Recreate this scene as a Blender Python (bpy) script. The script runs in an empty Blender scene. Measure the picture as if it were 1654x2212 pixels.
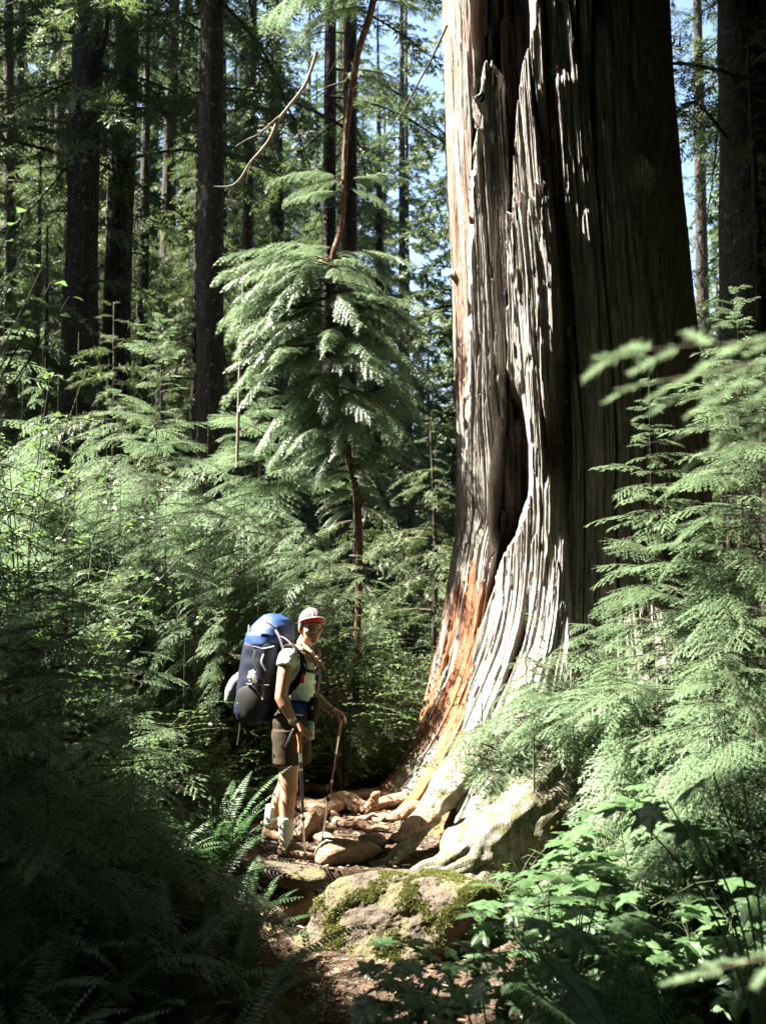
import bpy, math, random
import numpy as np
from mathutils import Vector, Matrix
rad = math.radians
random.seed(7)
scene = bpy.context.scene
col = scene.collection

# ------------------------------------------------------------------ camera geometry (metres)
CAM = np.array([0.0, 0.0, 1.7]); PITCH = rad(4.2); FPX = 2151.0
def ray(u, v):
    a = (u - 827.0) / FPX; b = (1106.0 - v) / FPX
    return np.array([a, math.cos(PITCH) - math.sin(PITCH) * b, math.sin(PITCH) + math.cos(PITCH) * b])
def at(u, v, Y):
    d = ray(u, v)
    return CAM + d * (Y / d[1])
def proj(P):
    d = np.asarray(P, float) - CAM
    fw = d[..., 1] * math.cos(PITCH) + d[..., 2] * math.sin(PITCH)
    up = -d[..., 1] * math.sin(PITCH) + d[..., 2] * math.cos(PITCH)
    fw = np.where(fw > .05, fw, .05)
    return 827 + FPX * d[..., 0] / fw, 1106 - FPX * up / fw
SUN_EL = rad(54); SUN_AZ = math.atan2(0.04, -1.0)
SUN = np.array([math.cos(SUN_EL) * math.cos(SUN_AZ), math.cos(SUN_EL) * math.sin(SUN_AZ), math.sin(SUN_EL)])

# ------------------------------------------------------------------ numeric noise
def _hash(ix, iy, iz, seed):
    with np.errstate(over='ignore'):
        h = (ix.astype(np.uint32) * np.uint32(374761393) + iy.astype(np.uint32) * np.uint32(668265263)
             + iz.astype(np.uint32) * np.uint32(2246822519) + np.uint32((seed * 1274126177) & 0xffffffff))
        h = (h ^ (h >> np.uint32(13))) * np.uint32(1274126177)
        h = (h ^ (h >> np.uint32(15))) * np.uint32(2246822519)
        h = h ^ (h >> np.uint32(16))
    return h.astype(np.float64) / 2147483648.0 - 1.0
def noise(x, y, z=0.0, seed=0):
    x, y, z = np.broadcast_arrays(np.asarray(x, float), np.asarray(y, float), np.asarray(z, float))
    fx, fy, fz = np.floor(x), np.floor(y), np.floor(z)
    ix, iy, iz = fx.astype(np.int64), fy.astype(np.int64), fz.astype(np.int64)
    a, b, c = x - fx, y - fy, z - fz
    a = a * a * (3 - 2 * a); b = b * b * (3 - 2 * b); c = c * c * (3 - 2 * c)
    r = 0
    for dx in (0, 1):
        for dy in (0, 1):
            for dz in (0, 1):
                w = (a if dx else 1 - a) * (b if dy else 1 - b) * (c if dz else 1 - c)
                r = r + w * _hash(ix + dx, iy + dy, iz + dz, seed)
    return r
def fbm(x, y, z=0.0, seed=0, oct=3):
    r = 0; a = 1.0; t = 0
    for k in range(oct):
        r = r + a * noise(np.asarray(x) * 2 ** k, np.asarray(y) * 2 ** k, np.asarray(z) * 2 ** k, seed + k * 17); t += a; a *= .5
    return r / t
def sstep(e0, e1, x):
    t = np.clip((x - e0) / (e1 - e0), 0, 1)
    return t * t * (3 - 2 * t)
def norm(v):
    v = np.asarray(v, float)
    return v / (np.linalg.norm(v, axis=-1, keepdims=True) + 1e-9)

# ------------------------------------------------------------------ mesh soup: vertices, triangles, quads, tint per face, material slot per face
class Soup:
    def __init__(s):
        s.V = []; s.T = []; s.Q = []; s.n = 0
    def add(s, V, F, tint=0.5, mat=0):
        V = np.asarray(V, np.float32).reshape(-1, 3); F = np.asarray(F, np.int64)
        tint = np.broadcast_to(np.asarray(tint, np.float32), (len(F),)); mat = np.broadcast_to(np.asarray(mat, np.int32), (len(F),))
        s.V.append(V); (s.T if F.shape[1] == 3 else s.Q).append((F + s.n, tint, mat)); s.n += len(V)
    def pack(s):
        s.V = [np.concatenate(s.V)] if s.V else []
        for a in ('T', 'Q'):
            l = getattr(s, a)
            if len(l) > 1: setattr(s, a, [tuple(np.concatenate([x[k] for x in l]) for k in range(3))])
        return s
    def stamp(s, o, M, t, dt=0.0):
        V = o.V[0] @ np.asarray(M, np.float32).T + np.asarray(t, np.float32)
        for a, l in (('T', s.T), ('Q', s.Q)):
            for F, ti, m in getattr(o, a): l.append((F + s.n, ti + dt, m))
        s.V.append(V); s.n += len(V)
    def mesh(s, name, mats, smooth=False):
        s.pack(); me = bpy.data.meshes.new(name)
        V = s.V[0]; me.vertices.add(len(V)); me.vertices.foreach_set('co', V.astype(np.float32).ravel())
        T = s.T[0] if s.T else (np.zeros((0, 3), np.int64), np.zeros(0, np.float32), np.zeros(0, np.int32))
        Q = s.Q[0] if s.Q else (np.zeros((0, 4), np.int64), np.zeros(0, np.float32), np.zeros(0, np.int32))
        nt, nq = len(T[0]), len(Q[0])
        me.loops.add(nt * 3 + nq * 4)
        me.loops.foreach_set('vertex_index', np.concatenate([T[0].ravel(), Q[0].ravel()]).astype(np.int32))
        me.polygons.add(nt + nq)
        me.polygons.foreach_set('loop_start', np.concatenate([np.arange(nt) * 3, nt * 3 + np.arange(nq) * 4]).astype(np.int32))
        me.polygons.foreach_set('material_index', np.concatenate([T[2], Q[2]]).astype(np.int32))
        if smooth: me.polygons.foreach_set('use_smooth', np.ones(nt + nq, bool))
        me.update(calc_edges=True)
        at_ = me.attributes.new('tint', 'FLOAT', 'FACE'); at_.data.foreach_set('value', np.concatenate([T[1], Q[1]]).astype(np.float32))
        for m in mats: me.materials.append(m)
        return me

def link(name, me, parent=None, loc=None):
    o = bpy.data.objects.new(name, me); col.objects.link(o)
    if parent is not None: o.parent = parent
    if loc is not None: o.location = tuple(float(c) for c in loc)
    return o
def empty(name, loc=(0, 0, 0)):
    o = bpy.data.objects.new(name, None); col.objects.link(o); o.location = tuple(float(c) for c in loc); o.empty_display_size = .1
    return o
def tag(o, label=None, cat=None, group=None, kind=None):
    if label: o['label'] = label
    if cat: o['category'] = cat
    if group: o['group'] = group
    if kind: o['kind'] = kind
    return o

# ------------------------------------------------------------------ shapes
def frames(P):
    P = np.asarray(P, float); T = np.gradient(P, axis=0); T = norm(T)
    ref = np.array([0, 0, 1.0]) if abs(T[0][2]) < .8 else np.array([1.0, 0, 0])
    N = np.zeros_like(P); n = norm(np.cross(np.cross(T[0], ref), T[0]))
    for i in range(len(P)):
        n = norm(n - T[i] * np.dot(n, T[i])); N[i] = n
    return T, N, np.cross(T, N)
def spline(P, n):
    P = np.asarray(P, float); m = len(P)
    if m < 3: return P[0] + (P[-1] - P[0]) * np.linspace(0, 1, n)[:, None]
    E = np.vstack([2 * P[0] - P[1], P, 2 * P[-1] - P[-2]])
    t = np.linspace(0, m - 1 - 1e-6, n); i = t.astype(int); f = (t - i)[:, None]
    p0, p1, p2, p3 = E[i], E[i + 1], E[i + 2], E[i + 3]
    return .5 * (2 * p1 + (p2 - p0) * f + (2 * p0 - 5 * p1 + 4 * p2 - p3) * f ** 2 + (3 * p1 - p0 - 3 * p2 + p3) * f ** 3)
def tube(s, P, r, k=6, mat=0, tint=.5, flat=1.0, cap=True, disp=None):
    P = np.asarray(P, float); n = len(P); r = np.broadcast_to(np.asarray(r, float), (n,))
    T, N, B = frames(P); a = np.linspace(0, 2 * math.pi, k, endpoint=False)
    rr = r[:, None] * np.ones(k)
    if disp is not None: rr = rr * disp(np.arange(n)[:, None] / max(1, n - 1), a[None, :])
    V = P[:, None] + rr[..., None] * (np.cos(a)[None, :, None] * B[:, None] + flat * np.sin(a)[None, :, None] * N[:, None])
    V = V.reshape(-1, 3); j = np.arange(k); F = []
    for i in range(n - 1):
        F.append(np.stack([i * k + j, i * k + (j + 1) % k, (i + 1) * k + (j + 1) % k, (i + 1) * k + j], 1))
    s.add(V, np.concatenate(F), tint, mat)
    if cap:
        for e, o in ((0, 1), (n - 1, 0)):
            base = V[e * k:(e + 1) * k]; Vc = np.vstack([base, base.mean(0)])
            f = np.stack([j, (j + 1) % k, np.full(k, k)], 1)
            s.add(Vc, f[:, ::-1] if o else f, tint, mat)
def loft(s, C, A, B, a, b, k=20, e=2.0, mat=0, tint=.5, cap=True):
    """rings: centre C, axes A (half size a) and B (half size b), superellipse exponent e"""
    n = len(C); t = np.linspace(0, 2 * math.pi, k, endpoint=False)
    ct = np.sign(np.cos(t)) * np.abs(np.cos(t)) ** (2 / e); st = np.sign(np.sin(t)) * np.abs(np.sin(t)) ** (2 / e)
    V = np.concatenate([np.asarray(C[i])[None] + a[i] * ct[:, None] * np.asarray(A[i])[None] + b[i] * st[:, None] * np.asarray(B[i])[None] for i in range(n)])
    j = np.arange(k); F = np.concatenate([np.stack([i * k + j, i * k + (j + 1) % k, (i + 1) * k + (j + 1) % k, (i + 1) * k + j], 1) for i in range(n - 1)])
    s.add(V, F, tint, mat)
    if cap:
        for e_, o in ((0, 1), (n - 1, 0)):
            base = V[e_ * k:(e_ + 1) * k]; Vc = np.vstack([base, base.mean(0)]); f = np.stack([j, (j + 1) % k, np.full(k, k)], 1)
            s.add(Vc, f[:, ::-1] if o else f, tint, mat)
def grid_faces(nr, nc, wrap=False):
    i = np.arange(nr - 1)[:, None]; j = np.arange(nc if wrap else nc - 1)[None, :]; jn = (j + 1) % nc
    return np.stack(np.broadcast_arrays(i * nc + j, i * nc + jn, (i + 1) * nc + jn, (i + 1) * nc + j), -1).reshape(-1, 4)
def rotz(a): c, s_ = math.cos(a), math.sin(a); return np.array([[c, -s_, 0], [s_, c, 0], [0, 0, 1.0]])
def roty(a): c, s_ = math.cos(a), math.sin(a); return np.array([[c, 0, s_], [0, 1, 0], [-s_, 0, c]])
def rotx(a): c, s_ = math.cos(a), math.sin(a); return np.array([[1, 0, 0], [0, c, -s_], [0, s_, c]])
def modified(me, mods):
    o = bpy.data.objects.new('tmp', me); col.objects.link(o)
    for typ, kw in mods:
        m = o.modifiers.new(typ, typ)
        for k_, v_ in kw.items(): setattr(m, k_, v_)
    dg = bpy.context.evaluated_depsgraph_get(); dg.update()
    out = bpy.data.meshes.new_from_object(o.evaluated_get(dg)); bpy.data.objects.remove(o)
    return out
# ------------------------------------------------------------------ procedural materials
class NT:
    def __init__(s, name):
        s.m = bpy.data.materials.new(name); s.m.use_nodes = True; s.t = s.m.node_tree; s.t.nodes.clear()
        s.out = s.n('ShaderNodeOutputMaterial')
    def n(s, typ, **kw):
        nd = s.t.nodes.new(typ)
        for k, v in kw.items():
            if k in nd.inputs.keys(): s.set(nd.inputs[k], v)
            else: setattr(nd, k, v)
        return nd
    def set(s, sock, v):
        if isinstance(v, bpy.types.NodeSocket): s.t.links.new(v, sock)
        else: sock.default_value = v
    def ramp(s, fac, stops):
        r = s.n('ShaderNodeValToRGB'); s.t.links.new(fac, r.inputs[0]); e = r.color_ramp.elements
        while len(e) < len(stops): e.new(.5)
        for q, (p, c) in zip(e, stops): q.position = p; q.color = (*c, 1)
        return r.outputs[0]
    def noise(s, scale, detail=4, stretch=None, rough=.55, coord='Object', w=0):
        tc = s.n('ShaderNodeTexCoord'); v = tc.outputs[coord]
        if stretch or w:
            mp = s.n('ShaderNodeMapping'); s.t.links.new(v, mp.inputs[0]); v = mp.outputs[0]
            if stretch: mp.inputs['Scale'].default_value = stretch
            mp.inputs['Location'].default_value = (w, w * .7, w * 1.3)
        nz = s.n('ShaderNodeTexNoise'); nz.inputs['Scale'].default_value = scale; nz.inputs['Detail'].default_value = detail; nz.inputs['Roughness'].default_value = rough
        s.t.links.new(v, nz.inputs['Vector']); return nz.outputs['Fac']
    def mix(s, f, a, b):
        x = s.n('ShaderNodeMix', data_type='RGBA'); s.set(x.inputs[0], f)
        s.set(x.inputs[6], a if isinstance(a, bpy.types.NodeSocket) else (*a, 1)); s.set(x.inputs[7], b if isinstance(b, bpy.types.NodeSocket) else (*b, 1))
        return x.outputs[2]
    def math(s, op, a, b=0.0):
        x = s.n('ShaderNodeMath', operation=op); s.set(x.inputs[0], a); s.set(x.inputs[1], b); return x.outputs[0]
    def attr(s, name): return s.n('ShaderNodeAttribute', attribute_name=name)
    def bump(s, h, strength, dist):
        b = s.n('ShaderNodeBump'); b.inputs['Strength'].default_value = strength; b.inputs['Distance'].default_value = dist; s.t.links.new(h, b.inputs['Height']); return b.outputs[0]
    def bsdf(s, colr, rough=.8, spec=.3, normal=None, **kw):
        p = s.n('ShaderNodeBsdfPrincipled'); s.set(p.inputs['Base Color'], colr if isinstance(colr, bpy.types.NodeSocket) else (*colr, 1))
        s.set(p.inputs['Roughness'], rough); p.inputs['Specular IOR Level'].default_value = spec
        if normal is not None: s.t.links.new(normal, p.inputs['Normal'])
        for k, v in kw.items(): s.set(p.inputs[k], v)
        return p.outputs[0]
    def done(s, sh): s.t.links.new(sh, s.out.inputs[0]); return s.m

def leaf_mat(name, dark, light, trans=.35, rough=.42, spec=.5, old=None):
    t = NT(name); a = t.attr('tint').outputs['Fac']
    oi = t.n('ShaderNodeObjectInfo').outputs['Random']
    f = t.math('ADD', t.math('MULTIPLY', a, .8), t.math('MULTIPLY', oi, .2))
    st = [(0.0, dark), (.85, light)] + ([(.97, light), (1.0, old)] if old else [])
    c = t.ramp(f, st)
    p = t.bsdf(c, rough, spec)
    tr = t.n('ShaderNodeBsdfTranslucent'); tc = t.mix(.5, c, tuple(min(1, x * 1.6) for x in light)); t.set(tr.inputs[0], tc)
    mx = t.n('ShaderNodeMixShader'); mx.inputs[0].default_value = trans
    t.t.links.new(p, mx.inputs[1]); t.t.links.new(tr.outputs[0], mx.inputs[2])
    return t.done(mx.outputs[0])
def plain(name, c, rough=.7, spec=.3, bump=None, var=.25, scale=30, **kw):
    t = NT(name); nz = t.noise(scale, 4)
    cc = t.ramp(nz, [(.25, tuple(x * (1 - var) for x in c)), (.75, tuple(min(1, x * (1 + var)) for x in c))])
    nb = t.bump(t.noise(bump[0], 4, w=3), bump[1], bump[2]) if bump else None
    return t.done(t.bsdf(cc, rough, spec, nb, **kw))
M = {}
M['hemlock'] = leaf_mat('hemlock_needles', (.012, .050, .012), (.180, .258, .138), .42, .5, .35)
M['far_needles'] = leaf_mat('forest_needles', (.022, .044, .016), (.098, .142, .048), .34, .5, .6)
M['cedar'] = leaf_mat('cedar_scale_leaves', (.030, .075, .024), (.165, .235, .125), .34, .42, 1.0, (.22, .12, .04))
M['shrub'] = leaf_mat('shrub_leaves', (.040, .085, .024), (.095, .165, .045), .42, .36, .55)
M['broad'] = leaf_mat('broad_leaves', (.045, .092, .038), (.085, .150, .060), .38, .40, .5)
M['fern'] = leaf_mat('fern_fronds', (.024, .060, .022), (.060, .120, .044), .33, .45, .35)
M['moss'] = leaf_mat('moss_tufts', (.055, .075, .018), (.170, .180, .050), .25, .8, .2)
M['sapling_stem'] = plain('sapling_stem_bark', (.055, .072, .034), .9, .1)
def bark(name, a, b, sc=10, bs=.8):
    t = NT(name); n1 = t.noise(sc, 6, (1, 1, .22), .65); n2 = t.noise(sc * 4, 4, (1, 1, .3), w=5)
    v = t.n('ShaderNodeTexVoronoi'); v.inputs['Scale'].default_value = sc * 1.6
    tc = t.n('ShaderNodeTexCoord'); mp = t.n('ShaderNodeMapping'); mp.inputs['Scale'].default_value = (1, 1, .25); t.t.links.new(tc.outputs['Object'], mp.inputs[0]); t.t.links.new(mp.outputs[0], v.inputs['Vector'])
    h = t.math('ADD', t.math('MULTIPLY', n1, .7), t.math('MULTIPLY', v.outputs[0], .5))
    c = t.ramp(h, [(.25, a), (.8, b)])
    lich = t.ramp(t.noise(14, 5, w=9), [(.60, (0, 0, 0)), (.68, (1, 1, 1))])
    c = t.mix(t.math('MULTIPLY', lich, .45), c, (.30, .31, .27))
    return t.done(t.bsdf(c, .9, .2, t.bump(t.math('ADD', h, t.math('MULTIPLY', n2, .3)), bs, .05)))
M['bark'] = bark('conifer_bark', (.011, .009, .008), (.055, .045, .036))
M['bark_red'] = bark('young_cedar_bark', (.030, .018, .012), (.115, .068, .044), 16)
M['twig'] = plain('twig_wood', (.055, .042, .028), .8, .2, (60, .4, .01))
M['deadwood'] = plain('dead_branch_wood', (.20, .17, .135), .85, .2, (50, .5, .01), .3, 18)
M['stem_green'] = plain('green_stem', (.055, .062, .028), .6, .3)
# ------------------------------------------------------------------ vegetation templates (branch along +x, flat in xy)
def rep_segments(P0, D, L, sp):
    n = np.maximum(2, np.ceil(L / sp).astype(int)); idx = np.repeat(np.arange(len(L)), n)
    first = np.cumsum(n) - n; k = np.arange(n.sum()) - np.repeat(first, n)
    f = (k + .5) / n[idx]
    return idx, f, P0[idx] + D[idx] * (L[idx] * f)[:, None]
def needles(s, rng, P0, D, L, nl, nw, sp, ang=62, tip=.55, mat=0, lift=.15):
    """flat two-ranked needles along straight segments"""
    P0, D, L = np.asarray(P0, float), norm(D), np.asarray(L, float)
    idx, f, B = rep_segments(P0, D, L, sp); d = D[idx]
    up = np.array([0, 0, 1.0]); S = norm(np.cross(up, d)); U = np.cross(d, S)
    out = []
    for sd in (1, -1):
        a = np.radians(ang - 28 * f + rng.uniform(-9, 9, len(f))); l = nl * (1 - (1 - tip) * f) * rng.uniform(.75, 1.2, len(f))
        dir_ = norm(d * np.cos(a)[:, None] + S * (sd * np.sin(a))[:, None] + U * rng.uniform(-lift, lift * 1.4, len(f))[:, None])
        b1 = B - d * nw * .5; b2 = B + d * nw * .5
        out.append(np.stack([b1, b2, B + dir_ * l[:, None]], 1))
    V = np.concatenate(out).reshape(-1, 3); n = len(V) // 3
    ti = np.clip(rng.normal(.5, .16, n), 0, .93)
    s.add(V, np.arange(n * 3).reshape(-1, 3), ti, mat)
def hemlock_branch(seed, L=1.0, width=.34, nl=.020, nw=.0105, sp=.0125, twsp=.034, subsp=.026, droop=.22, rise=.12):
    rng = np.random.RandomState(seed); s = Soup()
    ax = lambda t: np.stack([L * t, .03 * L * np.sin(t * 5 + seed), rise * L * t - droop * L * t ** 2.2], -1)
    tt = np.linspace(0, 1, 10); tube(s, ax(tt), np.linspace(.0075, .0015, 10) * (L / 1.0) ** .5, 4, 1, .5, cap=False)
    P0, D, LL = [], [], []
    n = int(L / twsp); side = 1
    for i in range(n):
        t = .10 + .9 * (i + .5) / n; side = -side
        if rng.rand() < .06: continue
        l = width * (min(1, t / .28) ** .7) * (1 - t) ** .62 * rng.uniform(.72, 1.15) + .03
        p = ax(np.array(t)); tang = norm(ax(np.array(min(1, t + .02))) - ax(np.array(t - .02)))
        a = rad(62 - 26 * t + rng.uniform(-9, 9)); S = np.array([-tang[1], tang[0], 0])
        d = norm(tang * math.cos(a) + S * side * math.sin(a) + np.array([0, 0, rng.uniform(-.10, .08)]))
        dr = rng.uniform(.12, .34); m = max(2, int(l / subsp)); pts = []
        for q in range(m + 1):
            f = q / m; bend = tang * (.22 * f * f * l)
            pts.append(p + d * l * f + bend + np.array([0, 0, -dr * l * f * f]))
        pts = np.array(pts)
        if l > .12: tube(s, pts[::max(1, m // 4)], np.linspace(.0022, .0008, len(pts[::max(1, m // 4)])), 3, 1, .5, cap=False)
        for q in range(m):
            v = pts[q + 1] - pts[q]; P0.append(pts[q]); D.append(v); LL.append(np.linalg.norm(v))
            if q and m > 3:
                f = q / m; sl = (.36 * l * (1 - f) + .018) * rng.uniform(.6, 1.15); sd2 = 1 if (q + i) % 2 else -1
                v = norm(v); S2 = norm(np.cross([0, 0, 1], v)); a2 = rad(50 + rng.uniform(-10, 10))
                P0.append(pts[q]); D.append(v * math.cos(a2) + S2 * sd2 * math.sin(a2) + np.array([0, 0, -rng.uniform(0, .2)])); LL.append(sl)
    P0.append(ax(np.array(.9))); D.append(ax(np.array(1.0)) - ax(np.array(.9))); LL.append(.12 * L)
    needles(s, rng, np.array(P0), np.array(D), np.array(LL), nl, nw, sp)
    return s.pack()
def leaves(s, rng, B, D, N, l, w, mat=0, tint=None, fold=.18, shape=.42):
    """oval folded leaves: base, two halves"""
    B, D, N = np.asarray(B, float), norm(D), np.asarray(N, float)
    S = norm(np.cross(D, N)); N = np.cross(S, D); n = len(B)
    l = np.broadcast_to(l, (n,))[:, None]; w = np.broadcast_to(w, (n,))[:, None]
    a = B + D * l * .18 + S * w * .34 + N * w * fold * .4; b = B + D * l * .52 + S * w * .5 + N * w * fold - N * l * .03; c = B + D * l - N * l * .12
    a2 = B + D * l * .18 - S * w * .34 + N * w * fold * .4; b2 = B + D * l * .52 - S * w * .5 + N * w * fold - N * l * .03; mid = B + D * l * .55 - N * l * .02
    V = np.stack([B, a, b, c, mid, a2, b2], 1).reshape(-1, 3); o = (np.arange(n) * 7)[:, None]
    ti = np.clip(rng.normal(.5, .18, n), 0, .95) if tint is None else np.broadcast_to(tint, (n,))
    s.add(V, np.concatenate([o + np.array([[0, 1, 2, 4]]), o + np.array([[0, 4, 6, 5]])]), np.concatenate([ti, ti]), mat)
    s.add(V, np.concatenate([o + np.array([[4, 2, 3]]), o + np.array([[4, 3, 6]])]), np.concatenate([ti, ti]), mat)
def cedar_branch(seed, L=1.0, nl=.030, nw=.012):
    """flat sprays hanging from an arching branch"""
    rng = np.random.RandomState(seed); s = Soup()
    ax = lambda t: np.stack([L * t, .05 * L * np.sin(t * 4 + seed), .24 * L * t - .54 * L * t ** 2], -1)
    tt = np.linspace(0, 1, 10); tube(s, ax(tt), np.linspace(.009, .002, 10) * L ** .5, 4, 1, .5, cap=False)
    P0, D, LL = [], [], []
    n = int(L / .034); side = 1
    for i in range(n):
        t = .14 + .86 * (i + .5) / n; side = -side
        l = .30 * L ** .7 * (1 - .62 * t) * rng.uniform(.6, 1.15); p = ax(np.array(t)); tang = norm(ax(np.array(min(1, t + .02))) - ax(np.array(t - .02)))
        a = rad(52 + rng.uniform(-14, 14)); S = np.array([-tang[1], tang[0], 0])
        d = norm(tang * math.cos(a) + S * side * math.sin(a) * .75 + np.array([0, 0, -rng.uniform(.02, .38)]))
        m = max(3, int(l / .026)); pts = []
        for q in range(m + 1):
            f = q / m; pts.append(p + d * l * f + np.array([0, 0, -.34 * l * f * f]) + tang * .1 * l * f * f)
        pts = np.array(pts); tw = rng.uniform(-.5, .5)
        for q in range(m):
            v = norm(pts[q + 1] - pts[q]); P0.append(pts[q]); D.append(v); LL.append(l / m)
            f = q / m; S2 = norm(np.cross([0, 0, 1], v) + np.array([0, 0, tw]))
            for sd2 in (1, -1):
                sl = (.40 * l * (1 - f) ** .8 + .012) * rng.uniform(.7, 1.1); a2 = rad(46 + rng.uniform(-8, 8))
                P0.append(pts[q]); D.append(v * math.cos(a2) + S2 * sd2 * math.sin(a2) + np.array([0, 0, -.12])); LL.append(sl)
    needles(s, rng, np.array(P0), np.array(D), np.array(LL), nl, nw, .017, ang=42, tip=.7, lift=.06)
    return s.pack()
def far_branch(seed, L=3.0, leaf=.15, w=.05, dens=1.0, sp=.085):
    """long drooping branch of a tall conifer seen from afar"""
    rng = np.random.RandomState(seed); s = Soup()
    ax = lambda t: np.stack([L * t, .06 * L * np.sin(t * 3 + seed), .12 * L * t - .50 * L * t ** 2], -1)
    tt = np.linspace(0, 1, 7); tube(s, ax(tt), np.linspace(.035, .006, 7), 4, 1, .5, cap=False)
    n = int(L / .13 * dens); P0, D, LL = [], [], []
    for i in range(n):
        t = .12 + .88 * (i + rng.rand()) / n; sd = 1 if i % 2 else -1
        l = (.22 * L * min(1, t / .3) * (1 - t) ** .5 + .12) * rng.uniform(.5, 1.3); p = ax(np.array(t))
        d = norm(np.array([math.cos(rad(55)), sd * math.sin(rad(55)) * rng.uniform(.4, 1), rng.uniform(-.75, -.05)]))
        P0.append(p); D.append(d); LL.append(l)
        for q in range(3):
            f = rng.uniform(.2, .9); P0.append(p + d * l * f); D.append(d + rng.normal(0, .55, 3) + np.array([0, 0, -.35])); LL.append(l * .45)
    needles(s, rng, np.array(P0), np.array(D), np.array(LL), leaf, w, sp, ang=50, tip=.6, lift=.35)
    return s.pack()
HB = [hemlock_branch(11 + k, 1.0, .38 + .07 * (k % 3), droop=.20 + .07 * k, rise=.10 + .03 * (k % 3)) for k in range(5)]
HS = [hemlock_branch(31 + k, .42, .15, nl=.016, nw=.0075, sp=.009, twsp=.026, subsp=.024, droop=.22 + .06 * k) for k in range(3)]
CB = [cedar_branch(51 + k, 1.0) for k in range(3)]
FB = [far_branch(71 + k, 3.0, .13, .04, 1.5) for k in range(4)]
FBc = [far_branch(81 + k, 3.0, .30, .12, .62, .14) for k in range(3)]
FBs = [far_branch(86 + k, 3.0, .50, .22, .8, .20) for k in range(3)]

def crown_soup(rng, H, base, blen, step, tmpl, tl, curve=.75, tilt=(-6, 10), az=None, keep=None, per=3, origin=(0, 0, 0), zs=1.0, lean=(0, 0), gap=0.0):
    """whorled branches of a conifer; keep(world_base, world_tip) may prune a branch"""
    s = Soup(); z = base; a0 = rng.uniform(0, 6.28); org = np.asarray(origin, float)
    while z < H - .02:
        f = (H - z) / max(.01, H - base); Lb = blen * max(.13, f ** curve)
        for k in range(per):
            a = a0 + 2 * math.pi * k / per + rng.uniform(-.35, .35)
            if az is not None:
                d = (a - az[0] + math.pi) % (2 * math.pi) - math.pi
                if abs(d) > az[1]: continue
            if rng.rand() < gap: continue
            l = Lb * rng.uniform(.5, 1.22); zz = z + rng.uniform(-.8, .8) * step; t = rad(rng.uniform(*tilt)) + rad(22) * max(0, 1 - 2.5 * f)
            ctr = np.array([lean[0] * zz / H, lean[1] * zz / H, zz])
            dirv = np.array([math.cos(a) * math.cos(t), math.sin(a) * math.cos(t), math.sin(t)])
            if keep is not None and not keep(org + ctr, org + ctr + dirv * l * .95 - np.array([0, 0, .12 * l])): continue
            tq, tlq = (HS, .42) if (tmpl is HB and l < .48) else (tmpl, tl)
            tm = tq[rng.randint(len(tq))]; sc = l / tlq
            Mx = rotz(a) @ roty(-t) @ rotx(rng.uniform(-.34, .34)) @ np.diag([sc, sc * rng.uniform(.8, 1.15), sc * zs])
            s.stamp(tm, Mx, ctr, rng.uniform(-.10, .12))
        a0 += 2.4 / per * rng.uniform(.7, 1.3) + .6; z += step * rng.uniform(.75, 1.25) * (.55 + .45 * f)
    return s
def trunk_soup(pts, r, k=14, rough=.06, seed=0, n=40):
    s = Soup(); P = spline(pts, n); rr = np.interp(np.linspace(0, 1, n), np.linspace(0, 1, len(r)), r)
    tube(s, P, rr, k, 0, .5, disp=lambda t, a: 1 + rough * noise(np.cos(a) * 2 + 9, np.sin(a) * 2, t * n * .25, seed) + rough * .5 * noise(np.cos(a) * 5, np.sin(a) * 5 + 3, t * n * .6, seed + 3))
    return s
# broadleaf shrub -----------------------------------------------------
def shrub_soup(seed, H=1.1, R=.6, stems=9, leaf=(.030, .05), per=24, mat_w=1):
    rng = np.random.RandomState(seed); s = Soup(); B, D, N, LL = [], [], [], []
    for k in range(stems):
        a = rng.uniform(0, 6.28); r = R * rng.uniform(.35, 1.0); h = H * rng.uniform(.55, 1.05)
        P = spline([(0, 0, 0), (r * .3 * math.cos(a), r * .3 * math.sin(a), h * .55), (r * math.cos(a), r * math.sin(a), h * .9)], 12)
        tube(s, P, np.linspace(.006, .002, 12), 4, mat_w, .5, cap=False)
        for t in np.linspace(.2, 1, 9):
            for sd in (-1, 1):
                p = P[int(t * 11)]; aa = a + sd * rng.uniform(.3, 1.6); l = r * rng.uniform(.35, .75) * (1.25 - t * .6)
                d = norm([math.cos(aa), math.sin(aa), rng.uniform(-.1, .45)]); Q = np.array([p + d * l * f + np.array([0, 0, -.18 * l * f * f]) for f in np.linspace(0, 1, 6)])
                tube(s, Q, np.linspace(.0025, .001, 6), 3, mat_w, .5, cap=False)
                m = max(3, int(per * l / R * .8))
                for q in range(m):
                    f = (q + .6) / m; pp = p + d * l * f + np.array([0, 0, -.18 * l * f * f]); S = norm(np.cross([0, 0, 1], d)) * (1 if q % 2 else -1)
                    B.append(pp); D.append(d * .55 + S * rng.uniform(.5, 1) + np.array([0, 0, rng.uniform(-.35, .25)])); N.append(norm(np.array([0, 0, 1.0]) + rng.normal(0, .28, 3))); LL.append(rng.uniform(*leaf))
    LL = np.array(LL); leaves(s, rng, np.array(B), np.array(D), np.array(N), LL, LL * .55)
    return s
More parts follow.
